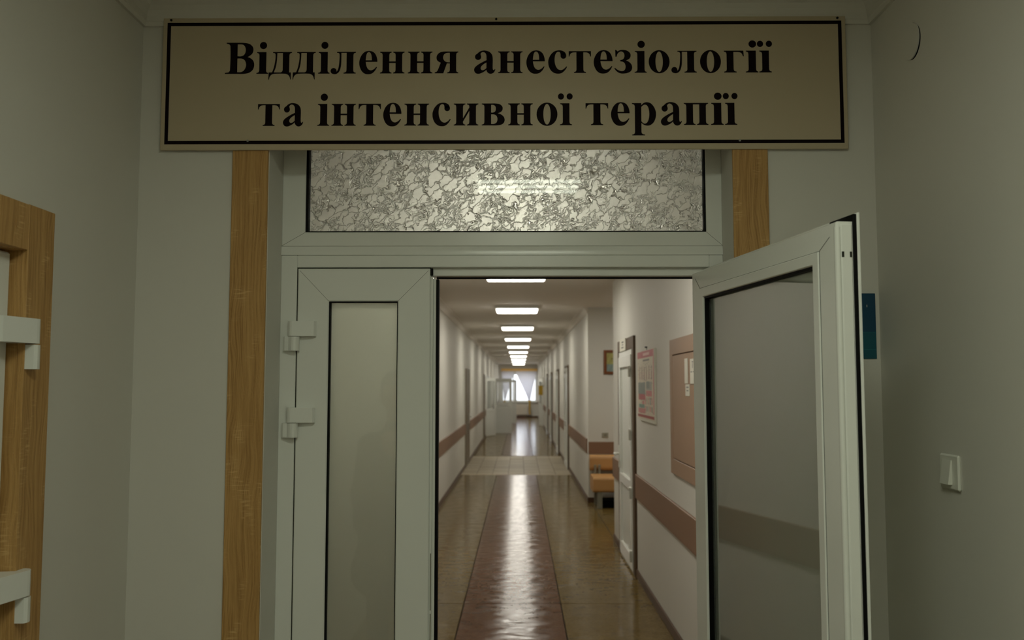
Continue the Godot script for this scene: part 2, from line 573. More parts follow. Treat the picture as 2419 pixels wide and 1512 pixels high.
func build_floor() -> void:
	var st := mb()
	box(st, Vector3(-3.2, -0.2, ZE - 0.3), Vector3(3.4, -0.004, ZB + 0.2))
	var floor_o := top_obj("floor", st, M.grout, "polished floor of beige and reddish terrazzo slabs", "floor", "", "structure")
	var g := 0.008
	var cuts := [-0.34, -4.53, -8.56, -12.6, -14.63]
	var z := -19.27
	var far := [-19.27]
	while z > ZE + 4.5:
		z -= 4.05
		far.append(z)
	far.append(ZE)
	var cols := [[XL, -0.435, "terrazzo"], [-0.435, 0.322, "terrazzo_red"], [0.322, XR, "terrazzo"]]
	for run in [cuts, far, [ZB, -0.34]]:
		for k in run.size() - 1:
			for c in cols:
				pbox("slab", Vector3(c[0] + g / 2, -0.02, run[k + 1] + g / 2), Vector3(c[1] - g / 2, 0.0, run[k] - g / 2), M[c[2]], floor_o, 0.0015)
	# the recess on the right
	for k in 2:
		pbox("slab", Vector3(XR + g / 2, -0.02, ZC + g), Vector3(3.2, 0.0, -9.0 - g), M.terrazzo, floor_o, 0.0015) if k == 0 else pbox("slab", Vector3(XR + g / 2, -0.02, -9.0 + g), Vector3(3.2, 0.0, ZA - g), M.terrazzo, floor_o, 0.0015)
	# matt tiles between the two terrazzo runs
	var tw := 0.3045
	var stt := mb()
	box(stt, Vector3(-tw / 2 + 0.003, -0.02, -tw / 2 + 0.003), Vector3(tw / 2 - 0.003, 0.0005, tw / 2 - 0.003), 0.001)
	var tm := stt.commit()
	var x := XL + tw / 2
	while x < XF:
		var zz := -14.63 - tw / 2
		while zz > -19.27:
			mesh_child("floor_tile", tm, M["tile_%d" % rng.randi_range(0, 2)], floor_o, Vector3(x, 0, zz))
			zz -= tw
		x += tw

# ------------------------------------------------------------------ the double door with its transom

const FZ := -0.15      # front of the PVC frame

func build_entrance_door() -> void:
	var d := thing("door_1", "white double door with ice-glass transom, one leaf standing open", "door", Vector3.ZERO, "", "structure")
	# wood-look casing boards
	pbox("casing", Vector3(-0.850, 0, 0), Vector3(-0.744, 2.62, 0.009), M.wood, d, 0.0015)
	pbox("casing", Vector3(0.629, 0, 0), Vector3(0.733, 2.62, 0.009), M.wood_header, d, 0.0015)
	# frame: jambs, head between door and transom, transom frame
	var f := mb()
	var zb := FZ - 0.07
	box(f, Vector3(-0.742, 0, zb), Vector3(-0.692, 2.105, FZ), 0.002)
	box(f, Vector3(0.590, 0, zb), Vector3(0.632, 2.105, FZ), 0.002)
	box(f, Vector3(-0.692, 2.067, zb), Vector3(0.590, 2.105, FZ), 0.002)
	box(f, Vector3(-0.30, 2.042, zb), Vector3(0.590, 2.0672, FZ - 0.02), 0.002)
	obj("door_frame", f, M.pvc, d)
	var t := mb()
	var bead := PackedVector2Array([Vector2(2.1055, zb)])
	for k in 9:
		var q := k / 8.0
		bead.append(Vector2(2.1055 + 0.0275 * q, FZ + 0.0015 - 0.0042 * q * q))
	bead.append(Vector2(2.133, zb))
	extrude(t, bead, -0.742, 0.632, func(u, v, w): return Vector3(w, u, v))
	frame_boxes(t, -0.742, 0.632, 2.1335, 2.62, -0.669, 0.582, 2.178, 2.55, zb, FZ - 0.001, 0.002)
	obj("transom_frame", t, M.pvc, d)
	var tm := mb()
	for g in [[-0.742, -0.669], [0.632, 0.582]]:
		strip(tm, Vector3(g[0], 2.1345, FZ - 0.001), Vector3(g[1], 2.177, FZ - 0.001), 0.0004, 0.0003)
	obj("mitre_joint", tm, M.joint, d)
	var tg := mb()
	box(tg, Vector3(-0.669, 2.178, FZ - 0.032), Vector3(-0.660, 2.55, FZ - 0.004), 0.001)
	box(tg, Vector3(0.576, 2.178, FZ - 0.032), Vector3(0.582, 2.55, FZ - 0.004), 0.001)
	box(tg, Vector3(-0.660, 2.178, FZ - 0.032), Vector3(0.576, 2.1815, FZ - 0.004), 0.001)
	obj("gasket", tg, M.rubber, d)
	var gs := mb()
	for face in [[FZ - 0.025, 1.0], [FZ - 0.030, -1.0]]:
		var v := [Vector3(-0.660, 2.1815, face[0]), Vector3(-0.660, 2.55, face[0]), Vector3(0.576, 2.55, face[0]), Vector3(0.576, 2.1815, face[0])]
		for i in ([0, 1, 2, 0, 2, 3] if face[1] > 0.0 else [0, 2, 1, 0, 3, 2]):
			gs.set_normal(Vector3(0, 0, face[1]))
			gs.set_tangent(Plane(1, 0, 0, 1.0))
			gs.set_uv(Vector2((v[i].x + 0.660) * 1536.0 / 2048.0, (2.55 - v[i].y) * 1536.0 / 768.0))
			gs.add_vertex(v[i])
	obj("transom_glass", gs, M.ice_glass, d)
	pbox("transom_glass_face", Vector3(-0.660, 2.1815, FZ - 0.0245), Vector3(0.576, 2.55, FZ - 0.024), M.face_glass, d, 0.0)
	var hg := mb()
	box(hg, Vector3(-0.262, 2.0375, zb + 0.004), Vector3(0.585, 2.0425, zb + 0.016), 0.001)
	obj("head_gasket", hg, M.rubber, d)
	# fixed leaf
	var leaf := Node3D.new()
	leaf.name = "narrow_leaf"
	d.add_child(leaf, true)
	var lt := 2.063
	var lz := FZ + 0.001
	var body := mb()
	frame_boxes(body, -0.6885, -0.276, 0.02, lt, -0.591, -0.377, 0.13, 1.961, zb, lz, 0.003)
	# stepped meeting edge
	box(body, Vector3(-0.276, 0.02, zb), Vector3(-0.2685, lt - 0.024, FZ - 0.008), 0.0015)
	box(body, Vector3(-0.2685, 0.02, zb), Vector3(-0.2605, lt - 0.028, FZ - 0.02), 0.0015)
	obj("sash", body, M.pvc, leaf)
	# hairline mitres: thin dark grooves at the welded corners
	var mi := mb()
	for g in [[-0.6885, lt, -0.591, 1.961], [-0.276, lt, -0.377, 1.961]]:
		var a := Vector3(g[0], g[1], lz)
		var b := Vector3(g[2], g[3], lz)
		strip(mi, a.lerp(b, 0.06), a.lerp(b, 0.99), 0.0004, 0.0003)
	obj("mitre_joint", mi, M.joint, leaf)
	var ga := mb()
	frame_boxes(ga, -0.591, -0.377, 0.13, 1.961, -0.5855, -0.3795, 0.134, 1.957, lz - 0.018, lz - 0.003, 0.0005)
	box(ga, Vector3(-0.2605, 0.02, zb + 0.01), Vector3(-0.252, lt - 0.03, FZ - 0.028), 0.001)
	box(ga, Vector3(-0.279, lt - 0.022, FZ - 0.006), Vector3(-0.268, lt + 0.001, FZ - 0.001), 0.001)
	obj("gasket", ga, M.rubber, leaf)
	pbox("pane", Vector3(-0.589, 0.132, lz - 0.0145), Vector3(-0.378, 1.959, lz - 0.014), M.clear_glass, leaf, 0.0)
	pbox("frosting", Vector3(-0.589, 0.132, lz - 0.020), Vector3(-0.378, 1.959, lz - 0.019), M.frosting, leaf, 0.0)
	var keep := mb()
	box(keep, Vector3(-0.2725, 1.02, FZ - 0.009), Vector3(-0.2695, 1.19, FZ - 0.0065), 0.0005)
	box(keep, Vector3(-0.2725, 0.93, FZ - 0.009), Vector3(-0.2695, 1.01, FZ - 0.0065), 0.0005)
	obj("strike_plate", keep, M.leg_grey, leaf)
	for y in [1.807, 1.542, 0.32]:
		hinge(leaf, Vector3(-0.690, y, lz))
	# dark gap round the leaf
	var gp := mb()
	box(gp, Vector3(-0.6925, 0.02, FZ - 0.02), Vector3(-0.6885, 2.067, FZ - 0.006))
	box(gp, Vector3(-0.6885, 2.063, FZ - 0.02), Vector3(-0.276, 2.067, FZ - 0.006))
	obj("seal", gp, M.joint, leaf)
	open_leaf(d)

# a rectangular frame between an outer and an inner rectangle: one chamfered profile run round it, mitred at the corners
func frame_boxes(st: SurfaceTool, x0: float, x1: float, y0: float, y1: float, a0: float, a1: float, b0: float, b1: float, z0: float, z1: float, c: float) -> void:
	var prof := [[0.0, 0.0, z0], [0.0, 0.0, z1 - c], [0.0, c, z1], [1.0, -c, z1], [1.0, 0.0, z1 - c], [1.0, 0.0, z0]]
	var rings := []
	for p in prof:
		var r := []
		for k in [[0, 0], [1, 0], [1, 1], [0, 1]]:
			var x: float = lerpf([x0, x1][k[0]], [a0, a1][k[0]], p[0]) + p[1] * (1.0 if k[0] == 0 else -1.0)
			var y: float = lerpf([y0, y1][k[1]], [b0, b1][k[1]], p[0]) + p[1] * (1.0 if k[1] == 0 else -1.0)
			r.append(Vector3(x, y, p[2]))
		rings.append(r)
	for i in 4:
		var j := (i + 1) % 4
		var mid := Vector3.ZERO
		for r in rings: mid += (r[i] + r[j]) / (2.0 * rings.size())
		for q in rings.size():
			var r: Array = rings[q]
			var t: Array = rings[(q + 1) % rings.size()]
			quad(st, r[i], r[j], t[j], t[i], mid)

# a thin raised line from a to b on a face that looks along +z
func strip(st: SurfaceTool, a: Vector3, b: Vector3, half: float, high: float) -> void:
	var side := (b - a).normalized().cross(Vector3(0, 0, 1)) * half
	var up := Vector3(0, 0, high)
	var mid := (a + b) / 2.0
	quad(st, a - side + up, b - side + up, b + side + up, a + side + up, mid)
	quad(st, a - side, b - side, b - side + up, a - side + up, mid)
	quad(st, a + side, b + side, b + side + up, a + side + up, mid)

# white barrel hinge: a wide flap on the leaf above, a short knuckle on the frame below
func hinge(parent: Node, at: Vector3) -> void:
	var st := mb()
	var top := PackedVector2Array([Vector2(0.061, 0.0), Vector2(0.063, 0.010), Vector2(0.057, 0.018)])
	for k in 9:
		var t := PI / 2.0 + PI * k / 8.0
		top.append(Vector2(-0.008 + 0.0145 * cos(t), 0.0135 + 0.0145 * sin(t)))
	top.append(Vector2(0.0, 0.0))
	extrude(st, top, at.y + 0.045, at.y + 0.091, func(u, v, w): return Vector3(at.x + u, w, at.z + v))
	obj("hinge_flap", st, M.pvc, parent)
	st = mb()
	var low := PackedVector2Array([Vector2(-0.0375, 0.0), Vector2(-0.0375, 0.012), Vector2(-0.032, 0.0165), Vector2(-0.020, 0.018)])
	for k in 9:
		var t := PI * 0.75 - PI * 1.1 * k / 8.0
		low.append(Vector2(-0.003 + 0.0155 * cos(t), 0.0125 + 0.0155 * sin(t)))
	low.append(Vector2(0.004, 0.0))
	extrude(st, low, at.y, at.y + 0.0435, func(u, v, w): return Vector3(at.x + u, w, at.z + v))
	obj("hinge_knuckle", st, M.pvc, parent)

func open_leaf(d: Node3D) -> void:
	# local: x runs from the hinge side to the free edge, z towards the corridor face (the side in view)
	var o := Node3D.new()
	o.name = "open_leaf"
	d.add_child(o, true)
	var dir := Vector3(0.1325, 0, 0.895).normalized()
	var nrm := Vector3(-dir.z, 0, dir.x)
	o.transform = Transform3D(Basis(dir, Vector3.UP, dir.cross(Vector3.UP)), Vector3(0.533, 0, -0.14))
	if o.transform.basis.z.dot(nrm) < 0.0: push_error("leaf faces the wrong way")
	var W := 0.897
	var top := 2.044
	var th := 0.036
	var st := mb()
	frame_boxes(st, 0.0, W, 0.02, top, 0.098, 0.794, 0.13, 1.964, -th, 0.0, 0.003)
	obj("sash", st, M.pvc, o)
	# rebate lip on the lobby side, a little larger all round
	st = mb()
	frame_boxes(st, -0.018, W + 0.006, 0.012, top + 0.019, 0.09, 0.80, 0.125, 1.97, -th - 0.0135, -th - 0.008, 0.002)
	obj("lip", st, M.pvc, o)
	# glazing bead
	st = mb()
	frame_boxes(st, 0.071, 0.821, 0.103, 1.991, 0.0985, 0.7935, 0.1305, 1.9635, -0.004, 0.0035, 0.002)
	obj("glazing_bead", st, M.pvc, o)
	st = mb()
	frame_boxes(st, 0.0975, 0.7945, 0.1295, 1.9645, 0.1035, 0.7885, 0.1355, 1.9575, -0.022, -0.003, 0.0005)
	obj("gasket", st, M.rubber, o)
	st = mb()
	box(st, Vector3(0.865, top - 0.005, -th - 0.008), Vector3(W + 0.004, top + 0.016, -th), 0.001)
	box(st, Vector3(0.8, 0.02, -th - 0.008), Vector3(W + 0.0045, top + 0.016, -th), 0.001)
	obj("edge_gasket", st, M.rubber, o)
	# rounded white edge cover and the slotted channel on the free edge
	st = mb()
	tube(st, Vector3(W - 0.003, 0.02, -0.0035), Vector3(W - 0.003, top - 0.012, -0.0035), 0.0065, 12)
	obj("edge_bead", st, M.pvc, o)
	pbox("edge_channel", Vector3(W - 0.002, 0.02, -th + 0.002), Vector3(W + 0.003, top - 0.006, -0.009), M.pvc, o, 0.002)
	for p in [-0.0125, -th + 0.006]:
		pbox("channel_slot", Vector3(W + 0.002, 1.968, p - 0.0025), Vector3(W + 0.0036, 1.980, p + 0.0025), M.joint, o, 0.0003)
	st = mb()
	var a := Vector3(W - 0.012, top - 0.02, 0.0)
	strip(st, Vector3(0.821, 1.991, 0.0003), a.lerp(Vector3(0.821, 1.991, 0.0), 0.25), 0.0005, 0.0004)
	strip(st, Vector3(0.070, 1.9915, 0.0), Vector3(0.822, 1.9915, 0.0), 0.0006, 0.0005)
	strip(st, Vector3(0.8215, 0.103, 0.0), Vector3(0.8215, 1.9915, 0.0), 0.0005, 0.0005)
	strip(st, Vector3(0.071, 1.991, 0.0003), Vector3(0.03, 2.025, 0.0003), 0.0005, 0.0004)
	obj("mitre_joint", st, M.joint, o)
	pbox("pane", Vector3(0.0985, 0.1305, -0.0165), Vector3(0.7935, 1.9635, -0.016), M.clear_glass, o, 0.0)
	pbox("frosting", Vector3(0.0985, 0.1305, -0.022), Vector3(0.7935, 1.9635, -0.021), M.frosting, o, 0.0)

# ------------------------------------------------------------------ sign

func build_sign() -> void:
	var s := thing("department_sign", "wide beige hospital sign with two lines of dark Cyrillic lettering", "sign", Vector3(-0.0475, 2.5955, 0.0))
	var W := 2.033
	var H := 0.402
	pbox("panel", Vector3(-W / 2, -H / 2, 0.010), Vector3(W / 2, H / 2, 0.016), M.sign_face, s, 0.0015)
	var bw := 0.0105
	var x0 := -1.0035
	var x1 := 1.0045
	var y0 := -0.1835
	var y1 := 0.1865
	var st := mb()
	frame_boxes(st, x0, x1, y0, y1, x0 + bw, x1 - bw, y0 + bw, y1 - bw, 0.0158, 0.0164, 0.0)
	obj("border_line", st, M.sign_print, s)
	var rows := [
		[0.0295, [["В", -0.876, -0.789], ["і", -0.782, -0.747], ["д", -0.746, -0.677], ["д", -0.674, -0.606], ["і", -0.598, -0.564], ["л", -0.561, -0.486], ["е", -0.476, -0.422], ["н", -0.414, -0.341], ["н", -0.331, -0.258], ["я", -0.251, -0.181], ["а", -0.134, -0.071], ["н", -0.063, 0.010], ["е", 0.021, 0.076], ["с", 0.086, 0.142], ["т", 0.147, 0.213], ["е", 0.221, 0.277], ["з", 0.282, 0.335], ["і", 0.342, 0.378], ["о", 0.384, 0.446], ["л", 0.451, 0.526], ["о", 0.536, 0.598], ["г", 0.607, 0.666], ["і", 0.671, 0.708], ["ї", 0.711, 0.748]]],
		[-0.1285, [["т", -0.775, -0.710], ["а", -0.700, -0.640], ["і", -0.598, -0.563], ["н", -0.556, -0.484], ["т", -0.476, -0.410], ["е", -0.403, -0.349], ["н", -0.340, -0.267], ["с", -0.257, -0.203], ["и", -0.194, -0.121], ["в", -0.111, -0.043], ["н", -0.033, 0.040], ["о", 0.051, 0.113], ["ї", 0.120, 0.156], ["т", 0.196, 0.263], ["е", 0.271, 0.326], ["р", 0.333, 0.404], ["а", 0.418, 0.480], ["п", 0.486, 0.558], ["і", 0.566, 0.603], ["ї", 0.607, 0.643]]],
	]
	var shapes := glyphs()
	for r in rows:
		st = mb()
		for g in r[1]:
			var gl: Array = shapes[g[0]]
			var k: float = (g[2] - g[1]) / gl[0]
			var ox: float = g[1] + 0.0475
			var oy: float = r[0]
			for poly in gl[1]:
				extrude(st, poly, 0.0158, 0.0164, func(u, v, w): return Vector3(ox + u * k, oy + v * 0.000366, w))
		obj("text_line", st, M.sign_print, s)
	for p in [[-0.993, 0.199, 0], [-0.021, 0.1945, 0], [0.993, 0.199, 0], [-0.756, -0.173, 1], [0.697, -0.175, 1]]:
		st = mb()
		var y: float = clampf(p[1], -0.2, 0.1945)
		tube(st, Vector3(p[0], y, 0.012), Vector3(p[0], y, 0.0178), 0.0042, 14, 0.0034)
		obj("screw", st, M.steel if p[2] == 1 else M.dark_steel, s)
	for p in [[-0.756, 0.02], [0.697, 0.02], [-0.9, 0.1], [0.9, 0.1]]:
		st = mb()
		box(st, Vector3(p[0] - 0.01, p[1] - 0.01, 0.0), Vector3(p[0] + 0.01, p[1] + 0.01, 0.011))
		obj("standoff", st, M.pvc_dull, s)

# ------------------------------------------------------------------ bold serif letters, as outlines: 181 units high, 260 for the capital

func smooth(pts: Array) -> PackedVector2Array:
	var out := PackedVector2Array()
	var n := pts.size()
	var tan := []
	for i in n:
		var p: Vector2 = pts[(i + n - 1) % n]
		var q: Vector2 = pts[i]
		var r: Vector2 = pts[(i + 1) % n]
		var turn := absf((q - p).angle_to(r - q))
		tan.append([turn < 0.85, (r - p).normalized()])
	for i in n:
		var a: Vector2 = pts[i]
		var b: Vector2 = pts[(i + 1) % n]
		var l := (b - a).length()
		var ta: Vector2 = tan[i][1] * l if tan[i][0] else b - a
		var tb: Vector2 = tan[(i + 1) % n][1] * l if tan[(i + 1) % n][0] else b - a
		out.append(a)
		if l < 9.0 or not (tan[i][0] or tan[(i + 1) % n][0]): continue
		for k in [0.25, 0.5, 0.75]:
			var t: float = k
			out.append(a * (2 * t * t * t - 3 * t * t + 1) + ta * (t * t * t - 2 * t * t + t) + b * (-2 * t * t * t + 3 * t * t) + tb * (t * t * t - t * t))
	return out

func pts(flat: Array) -> Array:
	var out := []
	for i in range(0, flat.size(), 2): out.append(Vector2(flat[i], flat[i + 1]))
	return out

func disc(x: float, y: float, r: float) -> PackedVector2Array:
	var out := PackedVector2Array()
	for k in 28: out.append(Vector2(x + r * cos(TAU * k / 28.0), y + r * sin(TAU * k / 28.0)))
	return out

# an upright with thin bracketed serifs: lengths at bottom left, bottom right, top left, top right
func stem(x0: float, x1: float, y0: float, y1: float, bl: float, br: float, tl: float, tr: float) -> PackedVector2Array:
	var o := PackedVector2Array()
	var foot := func(x: float, y: float, l: float, sx: float, sy: float, back: bool):
		if l <= 0.0:
			o.append(Vector2(x, y))
			return
		var v := [Vector2(x + sx * l, y), Vector2(x + sx * l, y + sy * 7), Vector2(x + sx * l * 0.45, y + sy * 10), Vector2(x + sx * l * 0.12, y + sy * 16), Vector2(x, y + sy * 28)]
		if back: v.reverse()
		o.append_array(PackedVector2Array(v))
	foot.call(x0, y0, bl, -1.0, 1.0, true)
	foot.call(x1, y0, br, 1.0, 1.0, false)
	foot.call(x1, y1, tr, 1.0, -1.0, true)
	foot.call(x0, y1, tl, -1.0, -1.0, false)
	return o

func glyphs() -> Dictionary:
	var d := {}
	var P := func(f: Array): return smooth(pts(f))
	var bar := func(x0: float, y0: float, x1: float, y1: float): return PackedVector2Array([Vector2(x0, y0), Vector2(x1, y0), Vector2(x1, y1), Vector2(x0, y1)])
	d["н"] = [207.0, [stem(21, 78, 0, 181, 21, 20, 21, 20), stem(131, 187, 0, 181, 20, 20, 20, 20), bar.call(76, 87, 133, 100)]]
	d["п"] = [207.0, [stem(21, 78, 0, 181, 21, 20, 21, 0), stem(131, 187, 0, 181, 20, 20, 0, 20), bar.call(76, 169, 133, 181)]]
	d["и"] = [207.0, [stem(21, 78, 0, 181, 21, 20, 21, 20), stem(131, 187, 0, 181, 20, 20, 20, 20), PackedVector2Array([Vector2(76, 28), Vector2(76, 56), Vector2(133, 152), Vector2(133, 124)])]]
	d["і"] = [98.0, [stem(23, 81, 0, 181, 23, 17, 20, 0), disc(55, 236, 30)]]
	d["ї"] = [104.0, [stem(25, 82, 0, 181, 25, 22, 22, 0), disc(10, 237, 26), disc(84, 237, 26)]]
	d["т"] = [186.0, [stem(64, 122, 0, 174, 21, 22, 0, 0), P.call([0, 181, 186, 181, 186, 136, 181, 136, 172, 158, 155, 169, 122, 171, 64, 171, 31, 169, 14, 158, 5, 136, 0, 136])]]
	d["г"] = [167.0, [stem(22, 80, 0, 181, 22, 25, 22, 0), P.call([76, 181, 163, 181, 167, 134, 160, 134, 149, 158, 132, 168, 100, 170, 76, 170])]]
	d["л"] = [211.0, [stem(133, 190, 0, 181, 24, 21, 0, 21), bar.call(52, 173, 136, 181), P.call([58, 174, 89, 174, 88, 80, 82, 42, 70, 14, 50, -2, 26, -5, 26, 9, 46, 14, 60, 30, 68, 60, 73, 110, 74, 160, 68, 170]), disc(25, 22, 25)]]
	d["д"] = [195.0, [stem(119, 174, 6, 181, 0, 0, 0, 21), bar.call(36, 173, 122, 181), P.call([42, 174, 72, 174, 70, 120, 62, 60, 44, 8, 28, 8, 44, 50, 55, 110, 57, 160, 52, 170]), P.call([0, -48, 2, 11, 30, 12, 60, 11, 189, 11, 189, -48, 184, -48, 176, -22, 160, -6, 140, 0, 50, 0, 28, -6, 12, -22, 5, -48]), P.call([119, 30, 112, 16, 98, 10, 122, 8, 122, 30])]]
	var ol := [88, 186]
	var left := []
	var right := []
	for k in 17:
		var t := PI / 2.0 + PI * k / 16.0
		left.append(Vector2(88 + 88 * cos(t), 91 + 96 * sin(t)))
		right.append(Vector2(88 - 88 * cos(t), 91 + 96 * sin(t)))
	for k in 17:
		var t := PI * 1.5 - PI * k / 16.0
		left.append(Vector2(88 + 31 * cos(t), 91 + 85 * sin(t)))
		right.append(Vector2(88 - 31 * cos(t), 91 + 85 * sin(t)))
	d["о"] = [176.0, [PackedVector2Array(left), PackedVector2Array(right)]]
	d["с"] = [156.0, [P.call([149, 150, 138, 172, 112, 186, 84, 188, 50, 179, 20, 150, 3, 114, 0, 86, 5, 55, 22, 22, 50, 0, 80, -6, 110, -1, 136, 20, 157, 50, 150, 54, 132, 36, 112, 25, 92, 26, 74, 38, 60, 64, 53, 102, 56, 140, 66, 166, 80, 177, 94, 174, 101, 162, 103, 140]), disc(126, 142, 24)]]
	d["е"] = [154.0, [P.call([82, 189, 50, 182, 22, 156, 5, 120, 0, 88, 6, 52, 24, 18, 50, -2, 80, -6, 108, 0, 132, 20, 152, 52, 146, 56, 128, 38, 108, 28, 92, 28, 75, 38, 62, 62, 55, 98, 55, 112, 58, 140, 64, 165, 75, 178, 82, 179]), P.call([81, 189, 81, 179, 90, 176, 99, 164, 105, 142, 107, 108, 154, 108, 151, 126, 144, 148, 128, 172, 106, 185]), bar.call(54, 97, 154, 110)]]
	d["а"] = [177.0, [P.call([22, 158, 44, 178, 72, 188, 100, 187, 128, 177, 147, 157, 155, 130, 155, 42, 158, 28, 165, 25, 174, 35, 177, 29, 166, 8, 146, -4, 126, -3, 111, 8, 103, 26, 103, 138, 98, 161, 86, 173, 72, 176, 60, 170, 53, 160, 58, 140]), disc(33, 136, 26), P.call([104, 108, 70, 92, 35, 72, 10, 52, 0, 32, 4, 12, 18, -2, 40, -5, 62, 2, 85, 14, 104, 30, 104, 44, 90, 32, 75, 25, 62, 27, 54, 38, 58, 54, 75, 72, 104, 90])]]
	d["я"] = [199.0, [stem(127, 181, 0, 181, 22, 18, 0, 18), P.call([129, 181, 75, 181, 42, 173, 20, 152, 14, 130, 20, 108, 42, 92, 70, 84, 129, 82, 129, 91, 98, 94, 80, 106, 70, 130, 78, 156, 98, 169, 129, 171]), P.call([50, 88, 104, 88, 76, 10, 72, 0, 0, 0, 0, 8, 16, 14, 26, 28])]]
	d["з"] = [148.0, [PackedVector2Array([Vector2(8, 190), Vector2(16, 190), Vector2(30, 176), Vector2(20, 134), Vector2(10, 134)]), P.call([18, 170, 45, 187, 80, 190, 112, 181, 132, 162, 136, 140, 126, 118, 104, 105, 84, 99, 50, 94, 50, 106, 68, 110, 80, 122, 85, 142, 79, 165, 62, 177, 44, 174, 28, 158, 20, 140]), P.call([84, 106, 118, 93, 140, 72, 148, 45, 140, 18, 118, 2, 85, -6, 48, -4, 20, 12, 0, 36, 6, 42, 22, 28, 42, 18, 62, 14, 82, 20, 92, 40, 92, 62, 84, 82, 68, 92, 50, 95, 50, 104])]]
	d["в"] = [193.0, [stem(22, 79, 0, 181, 22, 0, 22, 0), P.call([78, 181, 110, 181, 150, 175, 171, 158, 176, 138, 168, 118, 146, 104, 120, 97, 78, 97, 78, 106, 95, 106, 112, 115, 118, 138, 112, 160, 95, 169, 78, 169]), P.call([78, 101, 125, 101, 160, 91, 184, 72, 193, 46, 184, 20, 160, 5, 120, 0, 78, 0, 78, 12, 104, 13, 124, 25, 132, 52, 124, 78, 104, 90, 78, 91])]]
	d["В"] = [245.0, [P.call([0, 0, 103, 0, 103, 260, 10, 260, 10, 252, 30, 247, 42, 230, 42, 30, 32, 13, 0, 8]), P.call([101, 260, 165, 258, 205, 248, 230, 225, 236, 198, 226, 168, 205, 150, 180, 138, 101, 137, 101, 147, 135, 147, 160, 160, 172, 195, 164, 228, 145, 244, 101, 246]), P.call([101, 141, 180, 141, 215, 129, 238, 105, 245, 72, 234, 35, 205, 10, 160, 0, 101, 0, 101, 14, 135, 15, 162, 32, 177, 72, 165, 112, 140, 127, 101, 129])]]
	d["р"] = [203.0, [stem(24, 79, -85, 181, 24, 30, 24, 0), P.call([78, 164, 100, 182, 128, 188, 160, 178, 185, 150, 200, 115, 203, 90, 198, 55, 182, 22, 155, 0, 128, -5, 100, 2, 78, 18, 78, 32, 95, 15, 112, 12, 130, 25, 142, 55, 146, 92, 142, 130, 130, 158, 112, 168, 95, 163, 78, 148])]]
	return d

# ------------------------------------------------------------------ lobby

